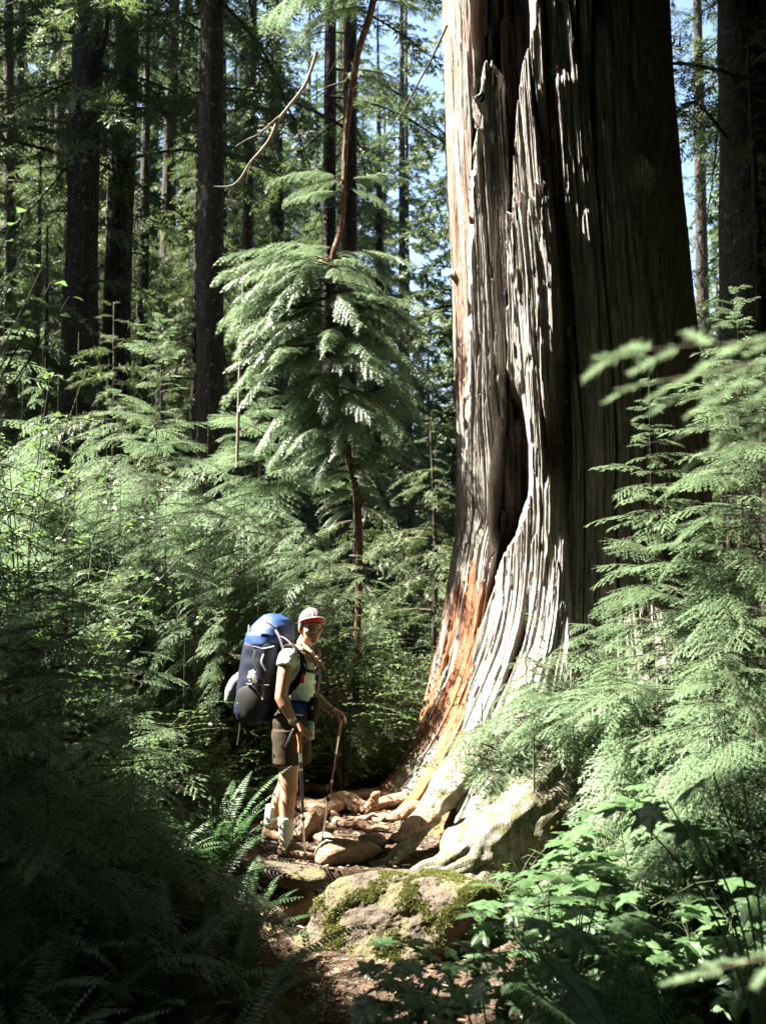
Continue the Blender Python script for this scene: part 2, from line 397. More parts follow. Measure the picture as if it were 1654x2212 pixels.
# ferns ---------------------------------------------------------------
def sword_frond(rng, L, arch, a, lean0, s, tint):
    n = 16; t = np.linspace(0, 1, n); el0 = lean0; th = el0 - arch * t ** 1.3
    dx = np.cos(th); dz = np.sin(th); x = np.concatenate([[0], np.cumsum((dx[1:] + dx[:-1]) / 2)]) * L / (n - 1); z = np.concatenate([[0], np.cumsum((dz[1:] + dz[:-1]) / 2)]) * L / (n - 1)
    side = rng.uniform(-.25, .25) * L * t ** 2
    P = np.stack([x, side, z], 1) @ rotz(a).T
    tube(s, P, np.linspace(.004, .001, n), 3, 1, .5, cap=False)
    m = int(L / .021); f = np.linspace(.13, .995, m); Pi = np.stack([np.interp(f, t, P[:, k]) for k in range(3)], 1)
    T = norm(np.stack([np.interp(f, t, np.gradient(P[:, k])) for k in range(3)], 1)); up = np.array([0, 0, 1.0])
    S = norm(np.cross(up, T)); N = np.cross(T, S)
    ln = .085 * L / .8 * np.minimum(1, (f - .05) / .18) ** .6 * (1 - f ** 2.6) ** .8 + .006
    for sd in (1, -1):
        d = norm(S * sd + T * (.22 + .25 * f[:, None]) - N * rng.uniform(.05, .28) + rng.normal(0, .05, (m, 3)))
        w = .0145 * np.minimum(1, ln / .05 + .25); l = ln * rng.uniform(.9, 1.08, m)
        leaves(s, rng, Pi, d, N, l, w, 0, np.clip(tint + rng.normal(0, .07, m), 0, 1), .10)
def sword_fern(seed, L=.85, n=16, spread=1.0, az=None):
    rng = np.random.RandomState(seed); s = Soup()
    for k in range(n):
        a = (2 * math.pi * k / n + rng.uniform(-.25, .25)) if az is None else az[0] + rng.uniform(-az[1], az[1])
        sword_frond(rng, L * rng.uniform(.65, 1.1), rng.uniform(.7, 1.5) * spread, a, rad(rng.uniform(48, 84)), s, rng.uniform(.25, .7))
    return s
def lady_frond(rng, L, arch, a, lean0, s, tint, roll=0.0):
    """twice-cut triangular frond"""
    n = 14; t = np.linspace(0, 1, n); th = lean0 - arch * t ** 1.2
    x = np.concatenate([[0], np.cumsum(np.cos(th))[:-1]]) * L / (n - 1); z = np.concatenate([[0], np.cumsum(np.sin(th))[:-1]]) * L / (n - 1)
    R_ = rotz(a); P = np.stack([x, 0 * x, z], 1) @ R_.T
    tube(s, P, np.linspace(.004, .001, n), 3, 1, .6, cap=False)
    m = int(L / .036); up = np.array([0, 0, 1.0])
    for i in range(m):
        f = .2 + .79 * i / m; p = np.array([np.interp(f, t, P[:, k]) for k in range(3)]); T = norm([np.interp(f, t, np.gradient(P[:, k])) for k in range(3)])
        S = norm(np.cross(up, T) + roll * up); N = np.cross(T, S); l = .30 * L * (1 - ((f - .2) / .8)) ** .85 * min(1, (f - .12) / .15) + .012
        for sd in (1, -1):
            d = norm(S * sd + T * .32 - N * .1 + rng.normal(0, .03, 3)); q = max(3, int(l / .013)); g = (np.arange(q) + .5) / q
            B = p + d * (l * g)[:, None] - N * (.16 * l * g ** 2)[:, None] + T * (.10 * l * g ** 2)[:, None]; pl = (.019 * (1 - g ** 1.5) + .004) * (l / .2) ** .35
            S3 = norm(np.cross(N, d))
            for s4 in (1, -1):
                leaves(s, rng, B, S3[None] * s4 + d[None] * .35 + np.zeros((q, 3)), np.broadcast_to(N, (q, 3)), pl, pl * .62, 0, np.clip(tint + rng.normal(0, .06, q), 0, 1), .08)
def lady_fern(seed, L=.8, n=7, az=(0, 3.14), el=(45, 75)):
    rng = np.random.RandomState(seed); s = Soup()
    for k in range(n):
        a = az[0] + az[1] * (2 * (k + .5) / n - 1) + rng.uniform(-.15, .15)
        lady_frond(rng, L * rng.uniform(.75, 1.1), rng.uniform(.7, 1.25), a, rad(rng.uniform(*el)), s, rng.uniform(.35, .7))
    return s
# palmate leaves ------------------------------------------------------
def palmate(lobes=7, teeth=3, cup=.12):
    """one toothed lobed leaf: base at origin, tip along +x, unit size"""
    pts = []; span = rad(150)
    for i in range(lobes):
        c = -span + 2 * span * i / (lobes - 1); R_ = (1 - .42 * abs(c / span) ** 1.5) * .62; hw = span / (lobes - 1)
        for j in range(-teeth, teeth + 1):
            u = j / (teeth + .6); r = R_ * (1 - .50 * abs(u) ** 1.25)
            pts.append((c + hw * (u - .10) * .96, r * .93)); pts.append((c + hw * u * .96 + (.025 if j >= 0 else -.025), r * (1.06 if j == 0 else 1.0)))
    P = np.array([(.38 + r * math.cos(a), r * math.sin(a)) for a, r in pts]); P = np.vstack([P, [(.20, .0)]])
    n = len(P); mid = .38 + (P - [.38, 0]) * .0
    rr = np.hypot(P[:, 0] - .38, P[:, 1]); z = -cup * rr ** 2 * 2.0
    ringm = np.array([.38, 0]) + (P - [.38, 0]) * .5; zm = .035 * np.cos(np.arctan2(P[:, 1], P[:, 0] - .38) * (lobes - 1) / (2 * span) * 2 * math.pi * .5 * 2) * .8 - cup * (rr * .5) ** 2 * 2
    V = np.vstack([np.c_[P, z], np.c_[ringm, zm], [[.38, 0, -.012]]]); j = np.arange(n); jn = (j + 1) % n
    return V, np.stack([j, jn, n + jn, n + j], 1), np.stack([n + j, n + jn, np.full(n, 2 * n)], 1)
PALM = [palmate(7, 3, .10), palmate(5, 4, .16), palmate(7, 2, .2)]
def palm_leaf(s, rng, p, a, tilt, size, roll=0., tint=.5):
    V, Fq, Ft = PALM[rng.randint(len(PALM))]; Mx = rotz(a) @ roty(-tilt) @ rotx(roll) * size
    W = V @ Mx.T + p; s.add(W, Fq, tint, 0); s.add(W, Ft, tint, 0)
def palm_plant(seed, H=.7, R=.45, n=16, size=(.10, .17), stems=5):
    rng = np.random.RandomState(seed); s = Soup()
    for k in range(stems):
        a = rng.uniform(0, 6.28); r = R * rng.uniform(.15, .6); h = H * rng.uniform(.6, 1)
        P = spline([(0, 0, 0), (r * .5 * math.cos(a), r * .5 * math.sin(a), h * .55), (r * math.cos(a), r * math.sin(a), h)], 9); tube(s, P, np.linspace(.006, .003, 9), 4, 1, .5, cap=False)
        for q in range(max(2, n // stems)):
            t = 1 - .65 * q / max(1, n // stems); p = P[int(t * 8)]; aa = rng.uniform(0, 6.28); pl = rng.uniform(.08, .2)
            e = p + np.array([math.cos(aa), math.sin(aa), rng.uniform(.1, .7)]) * pl; tube(s, np.array([p, (p + e) / 2 + [0, 0, .015], e]), [.0022, .002, .0015], 3, 1, .5, cap=False)
            palm_leaf(s, rng, e, aa, rad(rng.uniform(-28, 12)), rng.uniform(*size), rng.uniform(-.3, .3), float(np.clip(rng.normal(.5, .2), 0, .95)))
    return s
def sprig_soup(seed, L=.5, n=9, leaf=.05):
    """upright twig with alternate oval leaves"""
    rng = np.random.RandomState(seed); s = Soup()
    P = spline([(0, 0, 0), (.06 * L, .05 * L, .5 * L), (.30 * L, .0, .95 * L)], 16); tube(s, P, np.linspace(.003, .0012, 16), 4, 1, .5, cap=False)
    B, D, N = [], [], []
    for k in range(n):
        p = P[int(3 + 12.9 * k / n)]; a = k * 2.6 + rng.uniform(-.4, .4); B.append(p); D.append([math.cos(a), math.sin(a), .35]); N.append(norm(np.array([0, 0, 1.]) + rng.normal(0, .3, 3)))
    B.append(P[-1]); D.append([.4, .1, .8]); N.append([-.8, 0, .5]); l = leaf * rng.uniform(.75, 1.15, n + 1)
    leaves(s, rng, np.array(B), np.array(D), np.array(N), l, l * .55)
    return s
# ------------------------------------------------------------------ ground
def gh(x, y):
    x = np.asarray(x, float); y = np.asarray(y, float)
    z = -.09 + 0 * x + 0 * y
    edge = 6.33 + .10 * np.sin(x * 3 + 1) - .06 * x
    trail = np.exp(-((x + .12) / .85) ** 4)
    z = z - .26 * (1 - sstep(edge - .09, edge + .02, y)) * np.maximum(trail, .4) - .05 * (1 - sstep(4.4, 6.0, y))
    z = z + .34 * np.maximum(0, -x - 1.05 - .04 * np.maximum(0, y - 7)) * sstep(2, 6, y) - .10 * np.maximum(0, np.maximum(0, -x - 8))
    z = z + .13 * np.maximum(0, y - 9.2) - .02 * np.maximum(0, y - 9.2) * (np.maximum(0, y - 30) > 0) + .10 * np.maximum(0, x - 1.6)
    z = z - .30 * np.exp(-((x - .95) / .38) ** 2 - ((y - 6.45) / .45) ** 2)
    z = z + .05 * fbm(x * .8, y * .8, 0, 3) + .022 * fbm(x * 4, y * 4, 0, 5) + .010 * fbm(x * 14, y * 14, 0, 8)
    return z
def gnd(u, v):
    d = ray(u, v); t = np.linspace(2.5, 40, 3000); P = CAM + d * t[:, None]
    i = int(np.argmax(P[:, 2] < gh(P[:, 0], P[:, 1]))); return P[i] if P[i][2] < gh(P[i][0], P[i][1]) + .01 else P[-1]
def gp(x, y, dz=0.): return np.array([x, y, float(gh(x, y)) + dz])

xs = np.unique(np.concatenate([np.linspace(-90, -12, 30), np.linspace(-12, -2.2, 80), np.linspace(-2.2, 2.6, 230), np.linspace(2.6, 12, 70), np.linspace(12, 90, 30)]))
ys = np.unique(np.concatenate([np.linspace(-40, 2.5, 50), np.linspace(2.5, 4.4, 40), np.linspace(4.4, 9, 260), np.linspace(9, 20, 110), np.linspace(20, 140, 60)]))
X, Y = np.meshgrid(xs, ys); s = Soup(); s.add(np.stack([X, Y, gh(X, Y)], -1), grid_faces(len(ys), len(xs)))
t = NT('forest_floor')
n1 = t.noise(3, 5, coord='Object'); n2 = t.noise(45, 5, w=2); n3 = t.noise(160, 3, (1, .35, 1), w=4)
c = t.ramp(n2, [(.28, (.020, .013, .008)), (.52, (.056, .036, .024)), (.75, (.13, .090, .062))])
c = t.mix(t.ramp(n1, [(.45, (0, 0, 0)), (.62, (1, 1, 1))]), c, t.ramp(n3, [(.35, (.034, .021, .013)), (.7, (.165, .118, .085))]))
M['floor'] = t.done(t.bsdf(c, .95, .15, t.bump(t.math('ADD', n2, t.math('MULTIPLY', n3, .7)), .9, .03)))
tag(link('forest_floor', s.mesh('forest_floor', [M['floor']], True)), kind='structure')

# litter on the trail: needles, chips and twigs too many to count
rng = np.random.RandomState(5); s = Soup(); n = 9000
lx = rng.uniform(-1.5, 1.5, n); ly = rng.uniform(4.4, 8.4, n); sel = np.abs(lx + .12) < 1.2; lx, ly = lx[sel], ly[sel]; n = len(lx)
P = np.stack([lx, ly, gh(lx, ly) + .004], 1); a = rng.uniform(0, 6.28, n); l = rng.uniform(.012, .06, n) ; w = l * rng.uniform(.08, .35, n)
d = np.stack([np.cos(a), np.sin(a), rng.normal(0, .12, n)], 1); S = np.stack([-np.sin(a), np.cos(a), rng.normal(0, .3, n)], 1)
V = np.stack([P, P + d * (l * .4)[:, None] + S * w[:, None] * .5 + [0, 0, .004], P + d * l[:, None] + [0, 0, .003], P + d * (l * .5)[:, None] - S * w[:, None] * .5], 1)
s.add(V, np.arange(n * 4).reshape(-1, 4), rng.rand(n))
t = NT('litter_chips'); c = t.ramp(t.attr('tint').outputs['Fac'], [(0, (.05, .03, .018)), (.5, (.19, .12, .07)), (.85, (.40, .31, .22)), (1, (.10, .11, .03))])
M['litter'] = t.done(t.bsdf(c, .85, .2)); tag(link('forest_litter', s.mesh('forest_litter', [M['litter']])), 'scattered bark chips and dry needles covering the trail soil', 'forest litter', kind='stuff')

# ------------------------------------------------------------------ moss tufts scattered on a surface
def moss_tufts(rng, P, N, size=.014, name='moss', parent=None, label=None):
    n = len(P); s = Soup(); k = 6
    for q in range(k):
        R3 = norm(rng.normal(0, 1, (n, 3))); Tn = norm(np.cross(N, R3)); d = norm(N * rng.uniform(.25, 1, (n, 1)) + Tn * rng.uniform(.3, .9, (n, 1)))
        l = size * rng.uniform(.6, 1.5, (n, 1)); S = norm(np.cross(d, R3)); w = l * .28; B = P + Tn * l * .4 * rng.rand(n, 1)
        s.add(np.stack([B - S * w, B + S * w, B + d * l], 1), np.arange(n * 3).reshape(-1, 3), np.clip(rng.normal(.5, .22, n), 0, 1))
    o = link(name, s.mesh(name, [M['moss']]), parent)
    return o
def face_samples(rng, me, n):
    nv = len(me.vertices); V = np.empty(nv * 3, np.float32); me.vertices.foreach_get('co', V); V = V.reshape(-1, 3)
    nf = len(me.polygons); C = np.empty(nf * 3, np.float32); me.polygons.foreach_get('center', C); Nn = np.empty(nf * 3, np.float32); me.polygons.foreach_get('normal', Nn)
    A = np.empty(nf, np.float32); me.polygons.foreach_get('area', A); i = rng.choice(nf, n, p=A / A.sum())
    C = C.reshape(-1, 3)[i]; Nn = Nn.reshape(-1, 3)[i]; r = np.sqrt(A[i])[:, None] * .5
    J = rng.normal(0, 1, (n, 3)); J -= Nn * (J * Nn).sum(1, keepdims=True)
    return C + J * r, Nn

# ------------------------------------------------------------------ the old cedar
def wood_mat(name, mossfac=True):
    t = NT(name); red = t.attr('red').outputs['Fac']; mo = t.attr('mossy').outputs['Fac']; gv = t.attr('groove_shade').outputs['Fac']
    n1 = t.noise(9, 5, (1, 1, .10), .6); n2 = t.noise(46, 5, (1, 1, .07), .6, w=3); n3 = t.noise(120, 3, (1, 1, .12), w=6)
    grey = t.ramp(n2, [(.25, (.095, .084, .076)), (.55, (.255, .230, .205)), (.8, (.43, .40, .365))])
    redc = t.ramp(n2, [(.25, (.070, .028, .015)), (.55, (.225, .098, .048)), (.8, (.37, .205, .115))])
    f = t.math('ADD', red, t.math('MULTIPLY', t.math('SUBTRACT', n1, .5), .9))
    c = t.mix(t.ramp(f, [(.35, (0, 0, 0)), (.65, (1, 1, 1))]), grey, redc)
    c = t.mix(t.ramp(gv, [(.1, (0, 0, 0)), (.7, (.9, .9, .9))]), c, (.040, .024, .017))  # crack shade painted in: furrows darkened by colour
    lich = t.math('MULTIPLY', t.ramp(t.noise(15, 6, (1, 1, .35), w=8), [(.60, (0, 0, 0)), (.67, (1, 1, 1))]), t.math('SUBTRACT', 1, red))
    c = t.mix(t.math('MULTIPLY', lich, .75), c, (.36, .40, .35))
    mf = t.math('MULTIPLY', mo, t.ramp(t.noise(13, 5, w=12), [(.38, (0, 0, 0)), (.56, (1, 1, 1))]))
    c = t.mix(mf, c, t.ramp(n3, [(.3, (.05, .052, .014)), (.7, (.15, .14, .042))]))
    h = t.math('ADD', t.math('MULTIPLY', n2, .8), t.math('MULTIPLY', n3, .35))
    return t.done(t.bsdf(c, .88, .22, t.bump(h, .75, .025)))
M['cedar_wood'] = wood_mat('weathered_cedar_wood')

CY = 9.6
vl = [-700, 0, 200, 400, 500, 700, 850, 1000]; ul = [940, 960, 965, 972, 978, 985, 990, 997]; ur = [1350, 1440, 1452, 1470, 1483, 1505, 1520, 1536]
PL = np.array([at(a, b, 9.35) for a, b in zip(ul, vl)]); PR = np.array([at(a, b, 9.35) for a, b in zip(ur, vl)])
zt = PL[::-1, 2]; cxt = ((PL[:, 0] + PR[:, 0]) / 2)[::-1]; Rt = ((PR[:, 0] - PL[:, 0]) / 2)[::-1]
zc = lambda v, Yf=8.5: 1.7 + (1264 - np.asarray(v, float)) / FPX * Yf * 1.0
Z = np.concatenate([np.linspace(-.55, 7.6, 660), np.linspace(7.7, 15, 40)])
TH = np.radians(np.concatenate([np.linspace(168, 345, 1250), np.linspace(345, 528, 110)[1:-1]]))
cx = np.interp(Z, zt, cxt); R0 = np.interp(Z, zt, Rt)
def sfl(zt_, p, z_): return np.clip((zt_ - z_) / (zt_ + .1), 0, 1.15) ** p
LOBES = [(196, .26, 17, 1.1, 2.4), (223, .72, 9, 2.4, 1.9), (235, 1.05, 7.5, 2.2, 1.9), (208, .60, 9, 2.6, 1.3), (247, 2.0, 7.5, 2.0, 1.9), (262, .5, 8, 2, 1.6), (284, 1.2, 12, 2, 1.9), (315, .9, 14, 1.7, 1.8), (390, .8, 25, 1.7, 1.8), (450, .8, 25, 1.7, 1.8)]
def flare_at(t_, z_):
    f_ = .30 * sfl(2.3, 1.1, z_); td = np.degrees(t_)
    for d_, A_, w_, p_, zt_ in LOBES: f_ = f_ + A_ * np.exp(-((td - d_) / w_) ** 2) * sfl(zt_, p_, z_)
    return f_
def th_of(u, z):
    """angle on the trunk seen at picture column u, per row"""
    c = np.interp(z, zt, cxt); R_ = np.interp(z, zt, Rt); r = R_.copy(); y = np.full_like(z, 8.5); ta = np.full_like(z, 3.9)
    for _ in range(30):
        x = (u - 827) / FPX * (y * math.cos(PITCH) + (z - 1.7) * math.sin(PITCH)); y = CY - np.sqrt(np.maximum(r * r - (x - c) ** 2, .02))
        t2 = np.arctan2(y - CY, x - c) % (2 * math.pi); ta = ta * .6 + t2 * .4; r = R_ + flare_at(ta, z)
    return ta
zz = Z[:, None]; th = TH[None, :]; S_ = th * 1.15
wig = .030 * noise(zz * .9, th * 1.5, 0, 2) + .012 * noise(zz * 3, th * 3, 0, 4)
def ucurve(v, u): return np.interp(Z, zc(np.array(v, float))[::-1], np.array(u, float)[::-1])
u_cl = ucurve([-100, 0, 100, 230, 430, 600, 800, 850, 950, 1050, 1130, 1180, 1300, 1400, 1500, 1700], [1080, 1085, 1105, 1108, 1105, 1102, 1102, 1108, 1106, 1100, 1092, 1085, 1066, 1046, 1030, 990])
w_cl = ucurve([-100, 0, 60, 100, 230, 300, 780, 850, 950, 1050, 1120, 1190, 1250, 1400, 1600, 1700], [60, 60, 40, 24, 12, 7, 12, 30, 42, 47, 40, 22, 12, 9, 8, 5])
th_c = th_of(u_cl, Z)[:, None]; w_t = (w_cl / FPX * 8.6 / (R0 * np.maximum(.35, np.abs(np.sin(th_c[:, 0])))))[:, None]
th_b = th_of(ucurve([-100, 0, 200, 350, 500, 700, 1100], [1030, 1027, 1021, 1017, 1013, 1009, 1004]), Z)[:, None]
thw = th + wig * .6
cleft = 1 - sstep(.75, 1.15, np.abs(thw - th_c) / w_t)
inside_red = cleft
jag = .30 * noise(th * 60, 1.5, 0, 21) + .22 * noise(th * 130, 2.5, 0, 22)
# broken outer shell left of the cleft, its lit left step and jagged top
B_ = sstep(-.004, .018, thw - th_b) * (1 - sstep(-.004, .004, thw - th_c))
topB = zc(75) + jag * 1.1 - .9 * np.clip((th_b + .16 - th) / .16, 0, 1) ** 1.5
onB = 1 - sstep(topB - .012, topB + .012, zz)
amtB = .15 * (1 - sstep(zc(900), zc(700), zz) * 0) * sstep(zc(1050), zc(760), zz)
tB = np.clip((thw - th_b) / (th_c - th_b), 0, 1)
amtB = amtB * (2.1 - 2.0 * tB)
pushB = B_ * (-onB * amtB + (1 - onB) * .55 * sstep(zc(400), zc(200), zz))
disp = 0 * B_
# knob ledge on the shell
disp = disp + .10 * B_ * onB * np.exp(-((zz - zc(192) - .10 * np.sin(th * 30)) / .06) ** 2) * sstep(0, .05, th - th_b) * (1 - sstep(.12, .16, th - th_b))
# slab right of the cleft
th_r = th_of(ucurve([-100, 430, 800, 1200, 1500], [1200, 1200, 1205, 1225, 1240]), Z)[:, None]
C_ = sstep(-.004, .006, thw - th_c) * (1 - sstep(-.012, .006, thw - th_r))
topC = zc(440) + jag * .9
onC = 1 - sstep(topC - .012, topC + .012, zz)
disp = disp + C_ * onC * (.13 + .05 * sstep(-.25, 0, thw - th_r))
disp = disp + .05 * sstep(-.004, .006, thw - th_c) * (1 - sstep(.2, .5, th - th_c))
push = cleft * (.95 + .12 * noise(th * 20, zz * 4, 0, 9))
disp = disp - .12 * (1 - sstep(0, 2.2, np.abs(thw - th_c - .3 * w_t) / (w_t + .02))) * sstep(zc(1230), zc(1100), zz) * (1 - sstep(zc(880), zc(760), zz)) * (thw < th_c)
flare = flare_at(th, zz); low = sfl(2.6, 1.0, zz)
# furrowed grain: cracks, plates, fibres
sw = S_ + .045 * noise(S_ * 1.3, zz * .5, 0, 31) + .014 * noise(S_ * 5, zz * 1.6, 0, 32) + .05 * low * noise(S_ * 3, zz * 1.3, 0, 33)
n1 = noise(sw * 8.5, zz * .22, 0, 41); n2 = noise(sw * 21, zz * .38, 0, 42); n3 = noise(sw * 52, zz * .9, 0, 43); n4 = noise(sw * 105, zz * 2.4, 0, 44)
smoothL = 1 - .75 * (1 - sstep(-.02, .02, thw - th_b)) * sstep(zc(800), zc(560), zz)
brk = .55 + .45 * noise(sw * 10, zz * 1.8, 0, 45)
crack = np.clip(1 - np.abs(n1) * 9, 0, 1) ** .7; crack2 = np.clip(1 - np.abs(n2) * 5, 0, 1) ** .8 * brk
amp = smoothL * (1 + .7 * low)
fib = 1 - 2 * np.abs(n3); fib2 = 1 - 2 * np.abs(n4)
disp = disp - (.075 * crack + .034 * crack2) * amp + .007 * n2 * amp + .0085 * fib * (.4 + .6 * smoothL) + .0045 * fib2 + .022 * noise(S_ * 2.2, zz * .5, 0, 51) + .05 * low * noise(S_ * 5, zz * 1.1, 0, 52)
hole = noise(sw * 26, zz * 5, 0, 46); disp = disp - .03 * np.clip(hole - .55, 0, 1) * 2 * smoothL
# ridged plates torn at different heights
plate = noise(sw * 14, zz * .7, 0, 61) + .3 * noise(sw * 60, zz * 4, 0, 62); disp = disp + (.020 * (plate > .22) + .016 * (plate < -.28)) * smoothL
# burls on the right side
for bu, bv, bs, ba in ((1215, 150, .10, .05), (1385, 330, .13, .09), (1300, 250, .08, .03), (985, 510, .06, .07)):
    bt = th_of(np.full(1, float(bu)), np.array([zc(bv)])); disp = disp + ba * np.exp(-(((th - bt[0]) * 1.1 / bs) ** 2 + ((zz - zc(bv)) / bs) ** 2))
rr = np.maximum(R0[:, None] + disp + flare, .15)
Vt = np.stack([cx[:, None] + rr * np.cos(th) + .16 * push, CY + rr * np.sin(th) + np.maximum(push, pushB) + np.minimum(pushB, 0) * (1 - cleft), zz + 0 * th], -1)
s = Soup(); s.add(Vt, grid_faces(len(Z), len(TH), True)[:, ::1])
me = s.mesh('trunk', [M['cedar_wood']], True)
def pattr(me, name, val): a_ = me.attributes.new(name, 'FLOAT', 'POINT'); a_.data.foreach_set('value', np.broadcast_to(val, Vt.shape[:2]).astype(np.float32).ravel())
left_zone = 1 - sstep(-.01, .05, thw - th_c)
redf = .12 + (.85) * left_zone * (1 - sstep(zc(1350), zc(1050), zz)) * (.6 + .6 * noise(th * 14, zz * .9, 0, 91)) + .35 * (1 - sstep(-.02, .03, thw - th_b)) * sstep(zc(1000), zc(800), zz) + .3 * inside_red + .1 * low * (1 - sstep(3.9, 4.4, th))  # upper strip left of the shell coloured darker red-brown in place of shade
pattr(me, 'red', np.clip(redf, 0, 1)); pattr(me, 'groove_shade', np.clip(crack * .8 + crack2 * .35, 0, 1) * smoothL)
mossf = sstep(0.0, .5, th - th_c - .75) * (1 - sstep(zc(1250), zc(700), zz)) * .35 + .8 * low * sstep(.8, 1.05, low) + 0.12 * sstep(.5, .9, th - th_c) * sstep(-.1, .4, noise(th * 5, zz * .7, 0, 71))
pattr(me, 'mossy', np.clip(mossf, 0, 1))
cedar = empty('giant_cedar', (1.85, CY, -.1))
tag(cedar, 'huge old split cedar with furrowed grey trunk and a dark hollow, beside the hiker', 'tree')
def rel(o, par): o.parent = par; o.matrix_parent_inverse = Matrix.Translation(-Vector(par.location)); return o
rel(link('trunk', me), cedar)
# moss on trunk flare
rng = np.random.RandomState(9)

def root_mat():
    t = NT('exposed_root_wood'); n1 = t.noise(14, 5, w=1); n2 = t.noise(70, 4, w=4)
    c = t.ramp(t.math('ADD', t.math('MULTIPLY', n1, .6), t.math('MULTIPLY', n2, .4)), [(.28, (.085, .040, .022)), (.5, (.29, .175, .105)), (.72, (.52, .39, .28))])
    return t.done(t.bsdf(c, .75, .3, t.bump(t.math('ADD', n1, n2), .9, .03)))
M['root'] = root_mat()
def root(name, pts, r, parent, seed=0, k=16, n=60, mat=None, flat=.8, label=None, rough=.16):
    s = Soup(); P = spline(pts, n); tt = np.arange(n) / (n - 1.0); P = P + np.stack([.02 * noise(tt * 9, 0, 0, seed + 5), .02 * noise(tt * 9, 3, 0, seed + 6), .012 * noise(tt * 11, 6, 0, seed + 7)], 1)
    rr = np.interp(np.linspace(0, 1, n), np.linspace(0, 1, len(r)), r)
    tube(s, P, rr, k, 0, .5, flat=flat, disp=lambda t, a: 1 + rough * noise(np.cos(a) * 1.6 + 4, np.sin(a) * 1.6, t * n * .10, seed) + rough * .8 * noise(np.cos(a) * 4, np.sin(a) * 4 + 3, t * n * .09, seed + 1) + rough * .55 * (1 - 2 * np.abs(noise(np.cos(a) * 5 + .05 * t * n, np.sin(a) * 5 + 3, t * n * .035, seed + 2))) + rough * .3 * noise(np.cos(a) * 11, np.sin(a) * 11 + 3, t * n * .12, seed + 3))
    me = s.mesh(name, [mat or M['root']], True)
    if mat is M['cedar_wood']:
        for nm, v in (('red', .3), ('groove_shade', 0.), ('mossy', .75)):
            a_ = me.attributes.new(nm, 'FLOAT', 'POINT'); a_.data.foreach_set('value', np.full(len(me.vertices), v, np.float32))
    o = link(name, me); rel(o, parent) if parent else None
    if label: o['label'] = label
    return o
moss_src = []
def G(u, v, dz=0.): p = gnd(u, v); return p + [0, 0, dz]
big = root('root', [at(1400, 1560, 8.6), at(1300, 1640, 7.7), at(1190, 1715, 7.1), at(1100, 1790, 6.75), at(1020, 1850, 6.45), at(950, 1880, 6.3), at(880, 1890, 6.25)], [.45, .36, .27, .25, .19, .10, .04], cedar, 3, 56, 160, M['cedar_wood'], .95, 'massive moss-topped buttress root arching over a dark hollow')
root('root', [at(1230, 1690, 7.1), at(1245, 1790, 6.8), at(1225, 1900, 6.5), at(1190, 1960, 6.2)], [.20, .12, .09, .06], cedar, 8, 36, 80, M['cedar_wood'], .8, None, .24)
root('root', [at(1010, 1640, 7.7), at(960, 1720, 7.2), at(905, 1780, 6.95), at(850, 1850, 6.6), at(800, 1872, 6.55)], [.17, .10, .072, .05, .02], cedar, 12, 40, 110, M['cedar_wood'], .7, None, .26)
root('root', [at(980, 1690, 7.4), at(930, 1750, 7.1), at(880, 1800, 6.8), at(830, 1820, 6.85)], [.15, .10, .07, .02], cedar, 14, 16, 60, M['root'], .7)
# pale roots crossing the trail behind the poles
ROOTS = [
    ([(880, 1735), (800, 1752), (745, 1742), (700, 1758), (650, 1752), (600, 1742), (540, 1740)], [.06, .055, .075, .07, .075, .05, .03]),
    ([(860, 1728), (790, 1728), (720, 1726), (660, 1718), (610, 1722), (560, 1716)], [.05, .05, .05, .06, .04, .03]),
    ([(770, 1758), (735, 1752), (690, 1770), (655, 1790), (640, 1775)], [.03, .07, .07, .05, .03]),
    ([(840, 1800), (790, 1795), (740, 1788), (715, 1770), (690, 1772)], [.02, .035, .03, .045, .03]),
    ([(760, 1838), (715, 1830), (670, 1805), (640, 1775), (600, 1770), (545, 1776)], [.02, .045, .05, .045, .04, .02]),
    ([(900, 1755), (850, 1775), (800, 1778)], [.06, .045, .015]),
    ([(885, 1712), (840, 1722), (780, 1718), (745, 1716)], [.05, .05, .03, .012]),
    ([(610, 1800), (570, 1795), (530, 1800), (500, 1790)], [.03, .03, .025, .02])]
for i, (pp, r_) in enumerate(ROOTS):
    r_ = [q * 1.02 for q in r_]
    root('root', [G(u, v, r_[min(j, len(r_) - 1)] * .35 + .02) for j, (u, v) in enumerate(pp)], r_, cedar, 20 + i, 14, 70, None, .75, None, .22)
root('root_stub', [G(785, 1755), at(800, 1742, float(G(785, 1755)[1]) - .05) , at(815, 1712, float(G(785, 1755)[1]) - .05)], [.055, .05, .022], cedar, 40, 12, 24, None, .8, 'short broken pale root stub sticking up')
root('root_stub', [G(715, 1728), G(715, 1728) + [-.05, -.03, .12]], [.03, .022], cedar, 41, 10, 12, None, .9)

_q = np.random.RandomState(17)
for i in range(16):
    u, v = _q.uniform(570, 880), _q.uniform(1715, 1825); a = _q.uniform(-.5, .5) + (math.pi if _q.rand() < .5 else 0); p0 = G(u, v); pts = [p0 + np.array([math.cos(a), math.sin(a) * .6, 0]) * t + np.array([0, _q.uniform(-.04, .04), 0]) for t in np.linspace(0, _q.uniform(.25, .6), 5)]
    root('root', [np.array([q[0], q[1], float(gh(q[0], q[1])) + .012 + .02 * math.sin(j * 1.6 + i)]) for j, q in enumerate(pts)], [.010, .018, .016, .012, .006], cedar, 60 + i, 10, 40, None, .9, None, .25)

